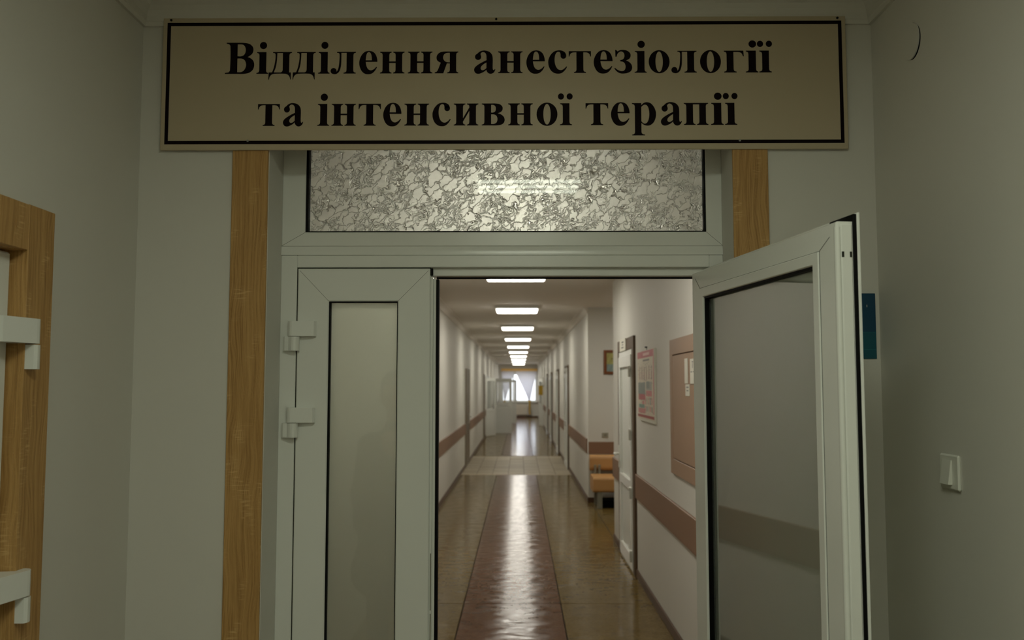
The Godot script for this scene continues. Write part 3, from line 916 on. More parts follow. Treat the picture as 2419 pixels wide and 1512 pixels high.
func build_lobby() -> void:
	# wood-framed white door in the left wall
	var d := thing("door_2", "white plastic door in a wood-look casing, at the edge of the lobby", "door", Vector3.ZERO, "", "structure")
	var x0 := XL
	pbox("casing", Vector3(x0, 0, 0.495), Vector3(x0 + 0.016, 2.112, 0.607), M.wood, d, 0.0015)
	pbox("casing", Vector3(x0, 0, 1.46), Vector3(x0 + 0.016, 2.112, 1.572), M.wood, d, 0.0015)
	pbox("casing_header", Vector3(x0, 2.006, 0.607), Vector3(x0 + 0.0155, 2.111, 1.46), M.wood, d, 0.0015)
	pbox("jamb", Vector3(x0 - 0.12, 0, 0.600), Vector3(x0 + 0.0005, 2.008, 0.6065), M.wood, d, 0.001)
	pbox("jamb", Vector3(x0 - 0.12, 0, 1.4605), Vector3(x0 + 0.0005, 2.008, 1.467), M.wood, d, 0.001)
	pbox("lintel", Vector3(x0 - 0.12, 2.005, 0.6065), Vector3(x0 + 0.0003, 2.011, 1.4605), M.wood, d, 0.001)
	var st := mb()
	tube(st, Vector3(x0 + 0.0154, 2.058, 0.650), Vector3(x0 + 0.0164, 2.058, 0.650), 0.010, 16)
	obj("screw_cap", st, M.wood, d)
	var leaf := Node3D.new()
	leaf.name = "leaf"
	d.add_child(leaf, true)
	st = mb()
	box(st, Vector3(x0 - 0.084, 0.01, 0.613), Vector3(x0 - 0.020, 2.0, 0.712), 0.004)
	box(st, Vector3(x0 - 0.084, 0.01, 1.352), Vector3(x0 - 0.020, 2.0, 1.455), 0.004)
	box(st, Vector3(x0 - 0.084, 1.895, 0.709), Vector3(x0 - 0.020, 2.0, 1.355), 0.004)
	box(st, Vector3(x0 - 0.084, 0.01, 0.709), Vector3(x0 - 0.020, 0.14, 1.355), 0.004)
	box(st, Vector3(x0 - 0.064, 0.138, 0.71), Vector3(x0 - 0.034, 1.90, 1.354), 0.0)
	obj("sash", st, M.pvc, leaf)
	for y in [1.737, 1.177, 0.25]:
		st = mb()
		# upper arm on the leaf with a rounded end, lower knuckle on the casing
		var up := PackedVector2Array([Vector2(0.70, -0.0205), Vector2(0.70, 0.020), Vector2(0.60, 0.040)])
		for k in 7:
			var t := PI / 2.0 - PI * k / 6.0
			up.append(Vector2(0.592 - 0.0165 * cos(t), 0.022 + 0.0185 * sin(t)))
		up.append(Vector2(0.609, 0.004))
		up.append(Vector2(0.6135, -0.020))
		extrude(st, up, y + 0.058, y + 0.114, func(u, v, w): return Vector3(x0 + v, w, u))
		obj("hinge_arm", st, M.pvc, leaf)
		st = mb()
		var lo := PackedVector2Array([Vector2(0.604, 0.0155), Vector2(0.604, 0.036), Vector2(0.597, 0.041)])
		for k in 7:
			var t := PI / 2.0 - PI * k / 6.0
			lo.append(Vector2(0.590 - 0.0155 * cos(t), 0.0255 + 0.0155 * sin(t)))
		lo.append(Vector2(0.604, 0.0100))
		extrude(st, lo, y, y + 0.055, func(u, v, w): return Vector3(x0 + v, w, u))
		obj("hinge_knuckle", st, M.pvc, leaf)
	# light switch
	var s := thing("light_switch", "square white light switch with one wide rocker", "light switch", Vector3(XR, 1.491, 0.410))
	st = mb()
	box(st, Vector3(-0.0085, -0.0425, -0.0475), Vector3(0, 0.0425, 0.0475), 0.0055)
	obj("plate", st, M.switch, s)
	st = mb()
	var rk := PackedVector2Array([Vector2(-0.029, -0.008), Vector2(-0.029, -0.019), Vector2(0.029, -0.0105), Vector2(0.029, -0.008)])
	extrude(st, rk, -0.028, 0.016, func(u, v, w): return Vector3(v, u, w))
	obj("rocker", st, M.switch, s)
	# round cover over an old hole
	var c := thing("hole_cover", "round painted cap with a dark crescent gap, high above the light switch", "wall cap", Vector3(XR, 2.618, 0.270))
	st = mb()
	tube(st, Vector3(0.0, -0.004, 0.0055), Vector3(-0.0012, -0.004, 0.0055), 0.0465, 32)
	obj("hole_edge", st, M.black, c)
	st = mb()
	tube(st, Vector3(-0.0012, 0.0, 0.0), Vector3(-0.0042, 0.0, 0.0), 0.0485, 40, 0.0475)
	obj("cap", st, M.paint, c)
	# blue plaque half behind the open leaf
	var p := thing("wall_plaque", "dark blue plaque with thin pale lines, half hidden by the open door leaf", "plaque", Vector3(0.905, 1.873, 0.0))
	pbox("panel", Vector3(-0.133, -0.0955, 0.0), Vector3(0.133, 0.0955, 0.004), M.plaque_blue, p, 0.001)
	pbox("lower_band", Vector3(-0.1325, -0.0950, 0.0038), Vector3(0.1325, -0.018, 0.0044), M.plaque_teal, p, 0.0)
	pbox("printed_line", Vector3(-0.1325, -0.0185, 0.004), Vector3(0.1325, -0.0175, 0.0047), M.plaque_line, p, 0.0)
	pbox("printed_line", Vector3(-0.1325, -0.0690, 0.004), Vector3(0.1325, -0.0675, 0.0047), M.plaque_line, p, 0.0)
	pbox("printed_mark", Vector3(0.107, 0.055, 0.0038), Vector3(0.109, 0.062, 0.0044), M.paper, p, 0.0)

# ------------------------------------------------------------------ corridor, right-hand near wall

func chart_image() -> Image:
	var w := 500
	var h := 300
	var im := Image.create(w, h, false, Image.FORMAT_RGB8)
	im.fill(Color(0.86, 0.82, 0.74))
	var red := Color(0.74, 0.30, 0.33)
	var pink := Color(0.82, 0.50, 0.50)
	var grey := Color(0.52, 0.56, 0.54)
	im.fill_rect(Rect2i(0, 0, w, 30), red)
	im.fill_rect(Rect2i(130, 9, 190, 12), Color(0.88, 0.70, 0.68))
	im.fill_rect(Rect2i(0, 0, 22, 275), pink)
	im.fill_rect(Rect2i(130, 38, 190, 8), Color(0.45, 0.42, 0.38))
	# rows of small figures and blocks of print
	var r := RandomNumberGenerator.new()
	r.seed = 4
	for k in 6:
		var x := 55 + k * 72
		im.fill_rect(Rect2i(x, 66 + r.randi_range(0, 8), 22, 60), Color(0.70, 0.60, 0.54))
		im.fill_rect(Rect2i(x + 6, 92, 16, 34), Color(0.62, 0.38, 0.38))
	im.fill_rect(Rect2i(60, 138, 170, 36), Color(0.66, 0.67, 0.63))
	im.fill_rect(Rect2i(130, 136, 90, 30), grey)
	im.fill_rect(Rect2i(255, 140, 225, 52), grey)
	im.fill_rect(Rect2i(60, 176, 170, 24), pink)
	im.fill_rect(Rect2i(255, 192, 215, 26), red)
	for k in 5:
		im.fill_rect(Rect2i(50 + k * 48, 206, 22, 30), [pink, grey, Color(0.80, 0.62, 0.58), Color(0.7, 0.68, 0.6), pink][k])
		im.fill_rect(Rect2i(50 + k * 48, 244, 24, 22), [Color(0.55, 0.45, 0.4), pink, Color(0.75, 0.7, 0.62), grey, pink][k])
	im.fill_rect(Rect2i(290, 222, 60, 18), pink)
	im.fill_rect(Rect2i(280, 238, 180, 16), Color(0.45, 0.60, 0.55))
	im.fill_rect(Rect2i(260, 256, 220, 22), pink)
	im.fill_rect(Rect2i(0, 284, w, 12), Color(0.62, 0.18, 0.18))
	for k in 160:
		im.fill_rect(Rect2i(r.randi_range(28, 470), r.randi_range(50, 278), r.randi_range(8, 30), 2), Color(0.50, 0.46, 0.42))
	return im

func print_image(w: int, h: int, lines: Array) -> Image:
	var im := Image.create(w, h, false, Image.FORMAT_RGB8)
	im.fill(Color(0.86, 0.85, 0.79))
	for l in lines:
		im.fill_rect(Rect2i(int(l[0] * w), int(l[1] * h), int(l[2] * w), maxi(1, int(l[3] * h))), Color(0.30, 0.30, 0.27))
	return im

# white hinged door seen flat against a wall: local x runs along the wall, local z out of it
func pvc_leaf(parent: Node, w: float, h: float, th: float, glass_from: float, solid_rail := 0.12, solid := false) -> void:
	var st := mb()
	var m := 0.10
	frame_boxes(st, 0, w, 0.01, h, m, w - m, solid_rail, h - 0.11, -th, 0.0, 0.003)
	box(st, Vector3(m - 0.002, glass_from - 0.09, -th), Vector3(w - m + 0.002, glass_from, 0.0), 0.003)
	obj("sash", st, M.pvc, parent)
	pbox("lower_panel", Vector3(m - 0.001, solid_rail - 0.001, -th / 2 - 0.008), Vector3(w - m + 0.001, glass_from - 0.089, -th / 2 + 0.008), M.pvc_dull, parent, 0.0)
	pbox("pane", Vector3(m - 0.001, glass_from - 0.001, -th / 2 - 0.003), Vector3(w - m + 0.001, h - 0.109, -th / 2 + 0.003), M.pvc_dull if solid else M.frosting, parent, 0.0)
	if not solid: pbox("glass", Vector3(m - 0.001, glass_from - 0.001, -th / 2 + 0.006), Vector3(w - m + 0.001, h - 0.109, -th / 2 + 0.0065), M.clear_glass, parent, 0.0)

func lever(parent: Node, x: float, y: float, z: float, to: float) -> void:
	var st := mb()
	box(st, Vector3(x - 0.015, y - 0.11, z), Vector3(x + 0.015, y + 0.11, z + 0.010), 0.004)
	tube(st, Vector3(x, y + 0.03, z + 0.008), Vector3(x, y + 0.03, z + 0.055), 0.010, 12)
	box(st, Vector3(x - 0.010 * to, y + 0.019, z + 0.045), Vector3(x + 0.12 * to, y + 0.041, z + 0.062), 0.006)
	obj("handle", st, M.switch, parent)

func build_corridor_right() -> void:
	# door with dark casing
	var d := thing("door_3", "white plastic door in a dark brown casing next to the red chart", "door", Vector3(XR, 0, -5.62), "", "structure")
	d.rotation.y = -PI / 2.0       # local x runs along -z ... local z points to -x
	d.transform.basis = Basis(Vector3(0, 0, -1), Vector3.UP, Vector3(-1, 0, 0))
	pbox("casing", Vector3(-0.13, 0, 0), Vector3(0.0, 2.155, 0.022), M.casing, d, 0.002)
	pbox("casing", Vector3(1.10, 0, 0), Vector3(1.155, 2.155, 0.022), M.casing, d, 0.002)
	pbox("casing_header", Vector3(0.0, 2.04, 0), Vector3(1.10, 2.155, 0.022), M.casing, d, 0.002)
	var fr := mb()
	frame_boxes(fr, 0.0, 1.10, 0.0, 2.048, 0.055, 1.045, 0.02, 1.99, -0.06, 0.016, 0.003)
	obj("door_frame", fr, M.pvc, d)
	var leaf := Node3D.new()
	leaf.name = "leaf"
	d.add_child(leaf, true)
	leaf.position = Vector3(0.05, 0.02, 0.026)
	pvc_leaf(leaf, 1.0, 1.97, 0.06, 0.80, 0.12, true)
	lever(leaf, 0.95, 0.96, 0.0, -1.0)
	for y in [1.76, 1.18, 0.65, 0.08]:
		var st := mb()
		tube(st, Vector3(-0.006, y, 0.014), Vector3(-0.006, y + 0.10, 0.014), 0.013, 12)
		box(st, Vector3(-0.006, y + 0.05, 0.0), Vector3(0.06, y + 0.10, 0.014), 0.003)
		obj("hinge", st, M.switch, leaf)
	# room plate on the header
	var pl := thing("door_plate", "small white name plate over the dark-cased corridor door", "sign", Vector3(XR - 0.022, 2.10, -6.27))
	pl.transform.basis = Basis(Vector3(0, 0, -1), Vector3.UP, Vector3(-1, 0, 0))
	pbox("plate", Vector3(-0.25, -0.06, 0), Vector3(0.25, 0.06, 0.006), M.paper, pl, 0.001)
	var pi := sheet("print", 0.49, 0.112, print_image(196, 48, [[0.3, 0.2, 0.35, 0.14], [0.35, 0.45, 0.25, 0.1], [0.3, 0.68, 0.4, 0.12]]), pl)
	pi.position.z = 0.0065
	# taupe cabinet let into the wall
	var c := thing("wall_cabinet", "flat taupe service cabinet door on the corridor wall with papers taped to it", "cabinet", Vector3(XR, 1.11, -3.10))
	c.transform.basis = Basis(Vector3(0, 0, -1), Vector3.UP, Vector3(-1, 0, 0))
	var st2 := mb()
	frame_boxes(st2, -0.52, 0.45, 0.0, 0.90, -0.45, 0.352, 0.10, 0.797, 0.0, 0.018, 0.002)
	obj("surround", st2, M.cabinet, c)
	pbox("door", Vector3(-0.444, 0.106, 0.0), Vector3(0.346, 0.791, 0.017), M.cabinet, c, 0.002)
	pbox("backing", Vector3(-0.45, 0.10, 0.0), Vector3(0.352, 0.797, 0.003), M.black, c, 0.0)
	var spots := [
		["paper_notice", "white printed notice taped to the taupe cabinet", -2.72, 1.785, 0.165, 0.15, [[0.35, 0.1, 0.3, 0.05], [0.45, 0.17, 0.1, 0.2], [0.1, 0.5, 0.35, 0.05], [0.6, 0.5, 0.3, 0.05]]],
		["paper_notice", "crumpled clear sleeve beside the printed notice on the cabinet", -2.93, 1.79, 0.10, 0.155, []],
		["paper_notice", "small note below the printed notice on the cabinet", -2.895, 1.672, 0.13, 0.072, [[0.15, 0.2, 0.6, 0.1], [0.2, 0.5, 0.5, 0.1]]],
	]
	for s in spots:
		var n := thing(s[0], s[1], "notice", Vector3(XR - 0.0175, s[3], s[2]))
		n.transform.basis = Basis(Vector3(0, 0, -1), Vector3.UP, Vector3(-1, 0, 0))
		pbox("sheet", Vector3(-s[4] / 2, -s[5] / 2, 0), Vector3(s[4] / 2, s[5] / 2, 0.004), M.paper, n, 0.001)
		var pr := sheet("print", s[4] * 0.97, s[5] * 0.97, print_image(96, 96, s[6]), n, 0.35)
		pr.position.z = 0.0045
	# red chart, hanging a little away from the wall
	var p := thing("wall_chart", "landscape medical chart with a red heading and pink margin", "poster", Vector3(XR, 1.70, -4.745))
	p.transform.basis = Basis(Vector3(0, 0, -1), Vector3.UP, Vector3(-1, 0, 0))
	pbox("board", Vector3(-0.475, -0.275, 0.0), Vector3(0.475, 0.290, 0.018), M.paper, p, 0.002)
	sheet("print", 0.945, 0.555, chart_image(), p, 0.4).position = Vector3(0, 0.0075, 0.0186)
	pbox("bottom_rail", Vector3(-0.475, -0.296, 0.0), Vector3(0.40, -0.276, 0.016), M.paper, p, 0.002)
	var nl := mb()
	tube(nl, Vector3(0.0, 0.315, 0.0), Vector3(0.0, 0.315, 0.02), 0.006, 10)
	obj("nail", nl, M.dark_steel, p)
	box_hook(p)

func box_hook(p: Node) -> void:
	var st := mb()
	box(st, Vector3(-0.003, 0.288, 0.004), Vector3(0.003, 0.318, 0.007))
	obj("hanging_loop", st, M.dark_steel, p)

# ------------------------------------------------------------------ recess with the bench

# a cushion: rounded outline in y and z, run along x
func padded(st: SurfaceTool, x0: float, x1: float, y0: float, y1: float, z0: float, z1: float, r: float) -> void:
	var o := PackedVector2Array()
	for c in [[y1 - r, z1 - r, 0.0], [y0 + r, z1 - r, 1.0], [y0 + r, z0 + r, 2.0], [y1 - r, z0 + r, 3.0]]:
		for k in 6:
			var t: float = (c[2] + k / 5.0) * PI / 2.0
			o.append(Vector2(c[0] + r * cos(t), c[1] + r * sin(t)))
	extrude(st, o, x0, x1, func(u, v, w): return Vector3(w, u, v))

func build_recess() -> void:
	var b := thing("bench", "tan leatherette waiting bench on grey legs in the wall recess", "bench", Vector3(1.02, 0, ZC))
	var st := mb()
	padded(st, 0.0, 1.9, 0.225, 0.435, 0.16, 0.70, 0.04)
	obj("seat", st, M.leatherette, b)
	st = mb()
	padded(st, 0.0, 1.9, 0.47, 0.698, 0.02, 0.14, 0.058)
	obj("backrest", st, M.leatherette, b)
	for x in [0.055, 1.0, 1.80]:
		pbox("leg", Vector3(x, 0.0, 0.63), Vector3(x + 0.07, 0.235, 0.68), M.leg_grey, b, 0.004)
		pbox("leg", Vector3(x, 0.0, 0.18), Vector3(x + 0.07, 0.235, 0.23), M.leg_grey, b, 0.004)
	pbox("under_seat_shade", Vector3(0.14, 0.0, 0.25), Vector3(1.78, 0.10, 0.60), M.black, b, 0.003)  # black block added as the deep shade under the seat
	for x in [0.06, 0.12, 1.0, 1.80]:
		pbox("back_support", Vector3(x, 0.40, 0.10), Vector3(x + 0.03, 0.56, 0.17), M.leg_grey, b, 0.003)
	var p := thing("picture", "small picture in an orange-brown wooden frame high in the recess", "picture", Vector3(1.47, 2.045, ZC))
	st = mb()
	frame_boxes(st, -0.225, 0.225, -0.178, 0.178, -0.185, 0.185, -0.138, 0.138, 0.0, 0.025, 0.004)
	obj("frame", st, M.frame_brown, p)
	var im := Image.create(96, 72, false, Image.FORMAT_RGB8)
	for y in 72:
		for x in 96:
			var n := sin(x * 0.35 + y * 0.2) * 0.02
			var c := Color(0.70, 0.68, 0.42) if y < 44 else Color(0.55, 0.62, 0.60)
			im.set_pixel(x, y, Color(c.r + n, c.g + n, c.b + n))
	im.fill_rect(Rect2i(18, 22, 30, 3), Color(0.35, 0.33, 0.2))
	im.fill_rect(Rect2i(18, 30, 44, 2), Color(0.45, 0.43, 0.27))
	sheet("print", 0.372, 0.278, im, p, 0.3).position.z = 0.008
	pbox("backing", Vector3(-0.186, -0.139, 0.0), Vector3(0.186, 0.139, 0.007), M.paper, p, 0.0)
	var s := thing("wall_socket", "grey power socket on the wall above the tan bench", "socket", Vector3(1.256, 0.975, ZC))
	pbox("plate", Vector3(-0.046, -0.037, 0.0), Vector3(0.046, 0.037, 0.012), M.socket, s, 0.004)
	st = mb()
	tube(st, Vector3(0, 0, 0.010), Vector3(0, 0, 0.0125), 0.022, 20)
	obj("inset", st, M.leg_grey, s)

# ------------------------------------------------------------------ farther doors

func leaf_basis(dir: Vector3) -> Basis:
	return Basis(dir, Vector3.UP, dir.cross(Vector3.UP))

func build_corridor_far() -> void:
	var S := "structure"
	# taupe door in the left wall
	var right_of := Basis(Vector3(0, 0, -1), Vector3.UP, Vector3(-1, 0, 0))
	var n := 4
	for g in [[-17.45, 1.30, "taupe_door", "dark taupe corridor door set in the wall opposite the tiled floor"], [-26.5, 0.85, "taupe_door", "narrow dark corridor door just before the half-open white ones"]]:
		var d := thing("door_%d" % n, g[3], "door", Vector3(XL, 0, g[0]), "", S)
		n += 1
		d.transform.basis = Basis(Vector3.UP, PI / 2.0)
		# local x runs to -z, local z points to +x: shift so that the opening spans 0 .. width
		d.position.z = g[0] + g[1]
		var st := mb()
		frame_boxes(st, -0.05, g[1] + 0.05, 0.0, 2.06, 0.03, g[1] - 0.03, 0.0, 1.975, -0.05, 0.02, 0.003)
		obj("door_frame", st, M.taupe_door, d)
		pbox("leaf", Vector3(0.031, 0.01, -0.03), Vector3(g[1] - 0.031, 1.974, 0.016), M[g[2]], d, 0.003)
		lever(d, g[1] - 0.12, 0.98, 0.016, -1.0)
	# white leaves standing open into the corridor: hinge x, z, direction, width, label
	var opens := [
		[XL, -27.42, Vector3(0.30, 0, -0.79), 0.84, "half-glazed white door standing ajar at the corridor wall", -28.3],
		[XL, -29.52, Vector3(0.84, 0, 0.02), 0.84, "half-glazed white door swung right across the corridor", -30.35],
		[XL, -38.07, Vector3(0.99, 0, 0.0), 0.98, "white door open across the corridor close to the window", -38.9],
	]
	for o in opens:
		var d := thing("door_%d" % n, o[4], "door", Vector3(o[0], 0, o[1]), "", S)
		n += 1
		var fr := mb()
		var z0: float = o[5] - o[1]
		box(fr, Vector3(-0.1, 0, -0.02), Vector3(0.012, 2.05, 0.05), 0.003)
		box(fr, Vector3(-0.1, 0, z0 - 0.05), Vector3(0.012, 2.05, z0 + 0.02), 0.003)
		box(fr, Vector3(-0.1, 1.98, z0), Vector3(0.012, 2.05, 0.0), 0.003)
		obj("door_frame", fr, M.pvc, d)
		var leaf := Node3D.new()
		leaf.name = "leaf"
		d.add_child(leaf, true)
		var dir: Vector3 = o[2].normalized()
		leaf.transform = Transform3D(Basis(dir, Vector3.UP, dir.cross(Vector3.UP)), Vector3(0.02, 0.0, 0.0))
		clear_leaf(leaf, o[3], 1.955, 0.92)
	# closed white doors in the right wall
	var k := 0
	var say := ["first white door beyond the bench recess", "second white door beyond the bench recess", "third white door beyond the bench recess", "fourth white door beyond the bench recess"]
	for z in [-15.75, -20.15, -24.85, -28.95]:
		var d := thing("door_%d" % n, say[k] + ", upper half glazed", "door", Vector3(XF, 0, z), "", S)
		n += 1
		k += 1
		d.transform.basis = right_of
		var st := mb()
		frame_boxes(st, 0.0, 1.05, 0.0, 2.06, 0.06, 0.99, 0.0, 1.99, 0.0, 0.05, 0.003)
		obj("door_frame", st, M.pvc_dull, d)
		st = mb()
		frame_boxes(st, -0.06, 1.11, 0.0, 2.12, -0.001, 1.051, 0.0, 2.061, 0.0, 0.03, 0.003)
		obj("casing", st, M.casing, d)
		var leaf := Node3D.new()
		leaf.name = "leaf"
		d.add_child(leaf, true)
		leaf.position = Vector3(0.06, 0.0, 0.045)
		pvc_leaf(leaf, 0.93, 1.98, 0.045, 0.95)
		lever(leaf, 0.87, 0.98, 0.0, -1.0)
	# a leaf that stands out from the right wall, with a yellow sheet on it
	var od := thing("door_%d" % n, "white door standing out from the wall beside the yellow notice", "door", Vector3(XF, 0, -35.0), "", S)
	n += 1
	var ol := Node3D.new()
	ol.name = "leaf"
	od.add_child(ol, true)
	var dv := Vector3(-0.16, 0, -0.84).normalized()
	ol.transform = Transform3D(Basis(-dv, Vector3.UP, (-dv).cross(Vector3.UP)), dv * 0.85 + Vector3(-0.03, 0, 0))
	clear_leaf(ol, 0.85, 1.955, 0.92)
	pbox("jamb", Vector3(-0.03, 0, -0.03), Vector3(0.0, 2.05, 0.04), M.pvc, od, 0.003)
	var yn := thing("yellow_notice", "small yellow notice near the corridor window", "notice", Vector3(0.885, 1.50, -34.93))
	pbox("sheet", Vector3(-0.09, -0.2, 0), Vector3(0.09, 0.2, 0.006), M.ochre, yn, 0.001)
	var yb := thing("notice_bracket", "dark bracket that holds the small yellow notice off the wall", "bracket", Vector3(XF, 1.50, -34.96))
	pbox("arm", Vector3(-0.22, 0.17, 0), Vector3(0.0, 0.2, 0.028), M.green_edge, yb, 0.002)
	pbox("foot", Vector3(-0.01, 0.10, -0.02), Vector3(0.0, 0.26, 0.05), M.green_edge, yb, 0.002)
	var gd := thing("door_%d" % n, "door edge with dark green seal near the end window", "door", Vector3(XF, 0, -38.6), "", S)
	pbox("leaf", Vector3(-0.10, 0.01, -0.85), Vector3(-0.05, 1.96, -0.02), M.pvc, gd, 0.003)
	pbox("edge_seal", Vector3(-0.105, 0.01, -0.02), Vector3(-0.045, 1.96, -0.012), M.green_edge, gd, 0.001)
	pbox("hinge_post", Vector3(-0.05, 0.0, -0.9), Vector3(0.0, 2.0, -0.80), M.pvc, gd, 0.002)

# half-glazed leaf with see-through pane
func clear_leaf(parent: Node, w: float, h: float, glass_from: float) -> void:
	var st := mb()
	var m := 0.095
	frame_boxes(st, 0, w, 0.012, h, m, w - m, 0.12, h - 0.10, -0.045, 0.0, 0.003)
	box(st, Vector3(m - 0.002, glass_from - 0.10, -0.045), Vector3(w - m + 0.002, glass_from, 0.0), 0.003)
	obj("sash", st, M.pvc_dull, parent)
	pbox("lower_panel", Vector3(m - 0.001, 0.119, -0.030), Vector3(w - m + 0.001, glass_from - 0.099, -0.014), M.pvc_dull, parent, 0.0)
	pbox("pane", Vector3(m - 0.001, glass_from - 0.001, -0.024), Vector3(w - m + 0.001, h - 0.099, -0.020), M.clear_glass, parent, 0.0)
	lever(parent, w - 0.05, 0.98, 0.0, -1.0)

# ------------------------------------------------------------------ the window end

func curtain(called: String, x0: float, x1: float, tie: float, label: String) -> void:
	var c := thing(called, label, "curtain", Vector3(0, 0, ZE + 0.175), "sheer curtains at the end window")
	var st := mb()
	var nu := 48
	var rows := []
	var hs := [2.50, 2.3, 2.0, 1.7, 1.4, 1.15, 0.98, 0.88, 0.80, 0.6, 0.35, 0.12]
	var wd := [1.0, 0.92, 0.74, 0.54, 0.36, 0.21, 0.12, 0.08, 0.09, 0.12, 0.15, 0.17]
	for r in hs.size():
		var line := []
		for u in nu + 1:
			var t := float(u) / nu
			var full := lerpf(x0, x1, t)
			var x: float = lerpf(tie, full, wd[r])
			var amp: float = 0.022 + 0.012 * wd[r]
			line.append(Vector3(x, hs[r], amp * sin(t * TAU * 11.0 + r * 0.15)))
		rows.append(line)
	st.set_smooth_group(0)
	for r in rows.size() - 1:
		for u in nu:
			var a: Vector3 = rows[r][u]
			var b: Vector3 = rows[r][u + 1]
			var d: Vector3 = rows[r + 1][u + 1]
			var e: Vector3 = rows[r + 1][u]
			for p in [a, b, d, a, d, e]: st.add_vertex(p)
	st.index()
	st.generate_normals()
	obj("cloth", st, M.sheer, c)
	var tb := mb()
	box(tb, Vector3(tie - 0.07, 0.82, -0.045), Vector3(tie + 0.07, 0.90, 0.045), 0.015)
	box(tb, Vector3(tie - 0.035, 0.15, 0.030), Vector3(tie + 0.035, 0.86, 0.05), 0.005)
	obj("tie_band", tb, M.ochre, c)

func build_window_end() -> void:
	var w := thing("window_1", "bright window with white plastic frames at the far end of the corridor", "window", Vector3(0, 0, ZE), "", "structure")
	var st := mb()
	frame_boxes(st, -0.95, 0.92, 0.84, 2.36, -0.88, 0.85, 0.91, 2.29, -0.16, -0.09, 0.003)
	box(st, Vector3(-0.36, 0.91, -0.16), Vector3(-0.28, 2.29, -0.09), 0.003)
	obj("window_frame", st, M.pvc, w)
	pbox("pane", Vector3(-0.88, 0.91, -0.128), Vector3(-0.36, 2.29, -0.122), M.clear_glass, w, 0.0)
	pbox("pane", Vector3(-0.28, 0.91, -0.128), Vector3(0.85, 2.29, -0.122), M.clear_glass, w, 0.0)
	pbox("window_sill", Vector3(-1.0, 0.80, -0.09), Vector3(0.96, 0.838, 0.10), M.pvc, w, 0.006)
	curtain("sheer_curtain", -0.22, 0.93, 0.545, "white sheer curtain gathered in an ochre band beside the bare bright pane")
	curtain("sheer_curtain", -0.97, -0.27, -0.80, "white sheer curtain mostly hidden behind the opened white doors")
	var p := thing("curtain_pelmet", "ochre curtain rail board above the end window", "pelmet", Vector3(0, 0, ZE))
	pbox("board", Vector3(-0.98, 2.48, 0.24), Vector3(0.96, 2.61, 0.26), M.pelmet, p, 0.003)
	pbox("shelf", Vector3(-0.98, 2.59, 0.0), Vector3(0.96, 2.61, 0.24), M.pelmet, p, 0.002)
	var r := thing("radiator", "pale ribbed radiator under the end window", "radiator", Vector3(0, 0, ZE))
	for k in 9:
		var x := -0.16 + k * 0.082
		pbox("rib", Vector3(x, 0.15, 0.035), Vector3(x + 0.068, 0.68, 0.105), M.radiator, r, 0.014)
	var pp := mb()
	tube(pp, Vector3(-0.30, 0.19, 0.07), Vector3(0.60, 0.19, 0.07), 0.016, 10)
	tube(pp, Vector3(-0.30, 0.64, 0.07), Vector3(0.60, 0.64, 0.07), 0.016, 10)
	obj("pipe", pp, M.radiator, r)
	for x in [0.0, 0.4]:
		pbox("bracket", Vector3(x, 0.5, 0.0), Vector3(x + 0.02, 0.54, 0.06), M.radiator, r, 0.002)

# ------------------------------------------------------------------ lamps

func area(parent: Node3D, at: Vector3, size: Vector2, energy: float, c: Color) -> void:
	var l := AreaLight3D.new()
	l.name = "light"
	parent.add_child(l, true)
	l.position = at
	l.rotation.x = -PI / 2.0
	l.area_size = size
	l.area_normalize_energy = true
	l.light_energy = energy
	l.light_color = c
	l.area_range = 60.0
	l.area_attenuation = 2.0
	l.shadow_enabled = true

func build_lamps() -> void:
	for k in 11:
		var z := -2.25 - 4.15 * k
		var label: String = "bright square lamp on the corridor ceiling, glowing through the patterned glass" if k == 0 else "bright square ceiling lamp, number %s of the row from the red chart to the window" % ["", "one", "two", "three", "four", "five", "six", "seven", "eight", "nine", "ten"][k]
		var o := thing("ceiling_lamp", label, "ceiling lamp", Vector3(-0.035, CEIL, z), "square lamps along the corridor ceiling")
		pbox("body", Vector3(-0.315, -0.052, -0.315), Vector3(0.315, 0.0, 0.315), M.lamp_body, o, 0.003)
		pbox("diffuser", Vector3(-0.30, -0.076, -0.30), Vector3(0.30, -0.052, 0.30), M.hall_diffuser, o, 0.012)
		area(o, Vector3(0, -0.078, 0), Vector2(0.57, 0.57), 1.06, Color(1.0, 0.985, 0.93))
	var rl := thing("added_recess_lamp", "unseen square ceiling lamp added to light the recess above the tan bench", "ceiling lamp", Vector3(2.1, CEIL, -9.0))  # unseen lamp, added so that the recess wall is lit
	pbox("body", Vector3(-0.31, -0.022, -0.31), Vector3(0.31, 0.0, 0.31), M.lamp_body, rl, 0.003)
	pbox("diffuser", Vector3(-0.30, -0.055, -0.30), Vector3(0.30, -0.022, 0.30), M.hall_diffuser, rl, 0.010)
	area(rl, Vector3(0, -0.057, 0), Vector2(0.58, 0.58), 0.9, Color(1.0, 0.985, 0.93))
	var l := thing("lobby_lamp", "four-tube lobby ceiling lamp mirrored as pale bars in the patterned glass", "ceiling lamp", Vector3(0.05, CEIL, 1.91))
	pbox("body", Vector3(-0.30, -0.03, -0.30), Vector3(0.30, 0.0, 0.30), M.lamp_body, l, 0.003)
	lobby_tubes(l, 0.29)
	var l2 := thing("lobby_lamp", "added four-tube lamp out of view that brightens the plain back wall", "ceiling lamp", Vector3(0.0, CEIL, 4.05))  # added out of view to brighten the lobby behind the camera
	pbox("body", Vector3(-0.30, -0.03, -0.30), Vector3(0.30, 0.0, 0.30), M.lamp_body, l2, 0.003)
	lobby_tubes(l2, 0.31)

